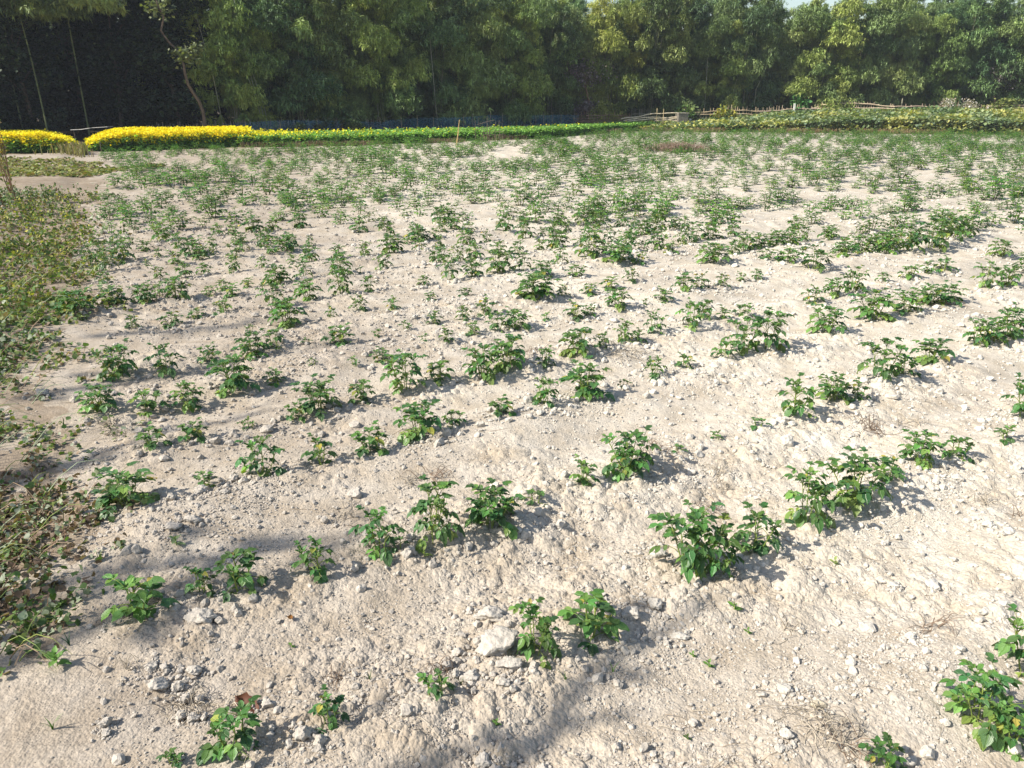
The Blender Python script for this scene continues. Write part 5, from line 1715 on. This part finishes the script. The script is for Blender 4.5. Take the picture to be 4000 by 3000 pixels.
# a few pale culms standing clear of the foliage
for i, (pts, lab) in enumerate([
    ([(1015, 410), (985, 330), (962, 240), (945, 150), (930, 60), (925, 0)], 'pale bare bamboo culm arching out of the grove nearest the dark wood'),
    ([(1005, 420), (990, 300), (975, 180), (962, 80), (958, -10)], 'second pale culm beside the arching one at the edge of the dark wood'),
    ([(1025, 400), (1000, 300), (975, 190), (940, 110), (905, 20)], 'third pale culm crossing the arching one at the edge of the dark wood'),
    ([(840, 245), (825, 170), (815, 100), (808, 60)], 'short pale culm between the crooked trunk and the grove'),
    ([(1700, 400), (1695, 300), (1690, 200), (1685, 90)], 'thin pale culm in the dark hollow of the middle grove'),
    ([(2755, 340), (2752, 250), (2754, 160), (2752, 80)], 'straight pale culm above the grey cement block'),
    ([(2865, 340), (2880, 270), (2905, 190), (2915, 120)], 'slanting pale culm past the straight one above the rustic fence'),
    ([(2950, 350), (2975, 280), (2995, 190)], 'short slanting culm above the low stake fence')]):
    u0 = pts[0][0]
    y = 35.0
    for _ in range(10): y = front_y(X(u0, y)) - .9
    t = None
    P = np.array([(X(u, y), y, float(height_at(0, v, y))) for u, v in pts])
    P = np.concatenate([[(P[0][0] + .1, y + .3, 0)], P])
    L = P[0].copy(); b = MB(); b.tube(P - L, np.linspace(.016, .009, len(P)), 5, (0.40, 0.39, 0.30))
    o = obj('bamboo_culm', b.mesh('bamboo_culm', M_CANE, smooth=True), None, tuple(L)); tag(o, lab, 'bamboo culm')

# dry purplish shrubs hanging in the grove
def dry_shrub(u, v, y, w, h, label, seed, cols=((0.20, 0.15, 0.16), (0.15, 0.12, 0.10), (0.25, 0.2, 0.2))):
    t = thing('dry_shrub', label, 'shrub', (X(u, y), y, 0))
    z = float(height_at(0, v, y)); b = MB()
    b.tube(np.array([(0.3, 0, 0), (.15, 0, z * .5), (-.1, 0, z * .8), (0, 0, z)]), np.array([.045, .04, .03, .02]), 6, (0.30, 0.17, 0.11))
    g = np.random.default_rng(seed)
    for k in range(12):
        e = np.array([g.normal() * w * .4, g.normal() * .3, z + g.normal() * h * .35]); b.tube(np.array([(0, 0, z * .75), (e[0] * .5, e[1] * .5, z), tuple(e)]), np.array([.02, .012, .006]), 4, (0.2, 0.13, 0.1))
    obj('trunk', b.mesh('trunk', M_BARK), t)
    n = 1300; f = MB()
    P = np.stack([g.normal(size=n) * w * .36, g.normal(size=n) * .35, z + g.normal(size=n) * h * .3], 1)
    f.stamp(LEAF_LO[0], LEAF_LO[1], None, P, rand_rot(n, 1.3), g.uniform(.08, .17, n), np.array(cols)[g.integers(0, len(cols), n)])
    obj('crown', f.mesh('crown', M_TREE, smooth=True), t)
dry_shrub(2290, 285, 44.0, 1.5, 1.0, 'dead purplish-brown shrub crown hanging before the middle grove', 1)
dry_shrub(2290, 418, 44.3, .7, .6, 'small grey dead shrub under the purplish crown', 2)
dry_shrub(3880, 300, 45.0, 1.5, .9, 'grey-brown dead shrub before the dark hollow at the end of the grove', 3, ((0.14, 0.12, 0.12), (0.10, 0.11, 0.06)))

# dark leaves added behind the grove so its gaps read as deep shade
ug = MB(); g = np.random.default_rng(99)
n = 26000
x = g.uniform(-40, 46, n)
yb = np.array([front_y(q) for q in x]) + 9.5 + g.random(n) * 5
z = g.random(n) ** .8 * 5.6 * (1 + .12 * vnoise(x, x, 3.0, 5))
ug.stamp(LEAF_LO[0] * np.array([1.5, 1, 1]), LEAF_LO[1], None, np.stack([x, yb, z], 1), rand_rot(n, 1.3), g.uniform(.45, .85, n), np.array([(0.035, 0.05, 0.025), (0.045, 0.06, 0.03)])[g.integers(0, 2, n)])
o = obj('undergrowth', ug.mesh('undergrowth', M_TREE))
tag(o, 'dark dense undergrowth added so the gaps of the grove look shaded', 'undergrowth', None, 'stuff')

# ------------------------------------------------------------------ trees just outside the view that shade the field and the wood
shade = [broad_tree(450 + k, 13.0, 6.5, 12000, DK, .34, 1.0, .2) for k in range(2)]
for i, (x, y, s, lab) in enumerate([(-30.5, 19.5, 1.0, 'big shade tree outside the view beyond the verge'), (-35, 23.5, 1.05, 'second big shade tree outside the view beyond the verge'), (-31.5, 20.0, .8, 'lower shade tree outside the view beside the mustard'), (-33.0, 15.5, 1.0, 'third big shade tree outside the view beyond the verge')]):
    t = thing('shade_tree', lab, 'tree', (x, y, 0), i * 1.3, 'trees outside the view')
    t.scale = (s, s, s)
    obj('trunk', shade[i % 2][0], t); obj('crown', shade[i % 2][1], t)

CT = 1 / math.tan(R(SUN_EL)); SX, SY = math.sin(R(SHADOW_AZ)) * CT, math.cos(R(SHADOW_AZ)) * CT
def lifted(u, v, z):
    x, y = G(u, v); return np.array([float(x) - SX * z, float(y) - SY * z, z])
def limb_tree(name, label, limbs, trunk, r0, leaves=0, seed=0):
    t = thing(name, label, 'tree', tuple(trunk[0]), 0, 'trees outside the view')
    L = np.array(trunk[0])
    b = MB(); b.tube(np.array(trunk) - L, np.linspace(r0, r0 * .6, len(trunk)), 8, (0.2, 0.16, 0.12)); obj('trunk', b.mesh('trunk', M_BARK, smooth=True), t)
    g = np.random.default_rng(seed); ends = []
    for lb, ra in limbs:
        P = np.array(lb) - L
        b = MB(); b.tube(P, np.linspace(ra, ra * .5, len(P)), 6, (0.2, 0.16, 0.12)); obj('branch', b.mesh('branch', M_BARK, smooth=True), t)
        ends.append(P)
    if leaves:
        f = MB(); E = np.concatenate(ends); k = g.integers(0, len(E), leaves)
        f.stamp(LEAF_LO[0] * np.array([1.3, 1, 1]), LEAF_LO[1], None, E[k] + g.normal(size=(leaves, 3)) * .12, rand_rot(leaves, 1.2), g.uniform(.06, .13, leaves), np.tile((.06, .1, .03), (leaves, 1)))
        obj('crown', f.mesh('crown', M_TREE, smooth=True), t)
# its limbs throw the forked shadow across the near soil
A = [lifted(1850, 3080, 3.6), lifted(2080, 2900, 3.8), lifted(2260, 2700, 4.1), lifted(2430, 2540, 4.4), lifted(2620, 2430, 4.7), lifted(2800, 2325, 5.0)]
B_ = [lifted(2200, 2830, 3.9), lifted(2330, 2800, 4.1), lifted(2470, 2770, 4.3)]
B2 = [lifted(1560, 3020, 3.5), lifted(1800, 2930, 3.7), lifted(2050, 2900, 3.8)]
limb_tree('leaning_tree', 'leaning tree outside the view whose limbs shade the near soil', [(A, .028), (B_, .02), (B2, .022)], [(A[0][0] + .2, A[0][1] - 1.6, 0), (A[0][0] + .1, A[0][1] - .9, 2.0), tuple(A[0])], .06, 6, 5)
Cc = [[lifted(-500, 2720, 5.0), lifted(150, 2560, 5.2), lifted(420, 2440, 5.4), lifted(640, 2330, 5.5), lifted(900, 2260, 5.6)],
      [lifted(420, 2440, 5.4), lifted(700, 2290, 5.6), lifted(1000, 2140, 5.8), lifted(1280, 2090, 6.0)],
      [lifted(150, 2310, 5.8), lifted(420, 2240, 6.0), lifted(800, 2190, 6.1), lifted(1150, 2130, 6.2)],
      [lifted(100, 1840, 6.0), lifted(450, 1760, 6.2), lifted(700, 1690, 6.3), lifted(1050, 1600, 6.4)],
      [lifted(50, 1560, 6.6), lifted(400, 1500, 6.8), lifted(750, 1440, 6.9), lifted(1150, 1360, 7.0)],
      [lifted(350, 1310, 7.2), lifted(700, 1290, 7.3), lifted(1000, 1250, 7.3)]]
limb_tree('branching_tree', 'sparse tree outside the view casting streaky shade over the rows by the verge', [(c, .045) for c in Cc], [(-10.5, -.2, 0), (-9.9, 0.1, 2.5), (-9.0, 0.6, 5.0), (-8.6, 1.2, 6.0)], .12, 120, 6)

# ------------------------------------------------------------------ thin haze in the air
b = MB(); b.box((0, 20, 9.0), (160, 110, 22.0))
me = b.mesh('haze', M_CEMENT); me.materials.clear()
mh, ns, ln = new_mat('haze'); out = N(ns, 'ShaderNodeOutputMaterial'); pv = N(ns, 'ShaderNodeVolumePrincipled')
pv.inputs['Color'].default_value = (0.80, 0.87, 1.0, 1); pv.inputs['Density'].default_value = HAZE
ln.new(pv.outputs[0], out.inputs['Volume']); me.materials.append(mh)
tag(obj('haze', me), 'thin bluish haze in the air over the field', 'haze', None, 'stuff')
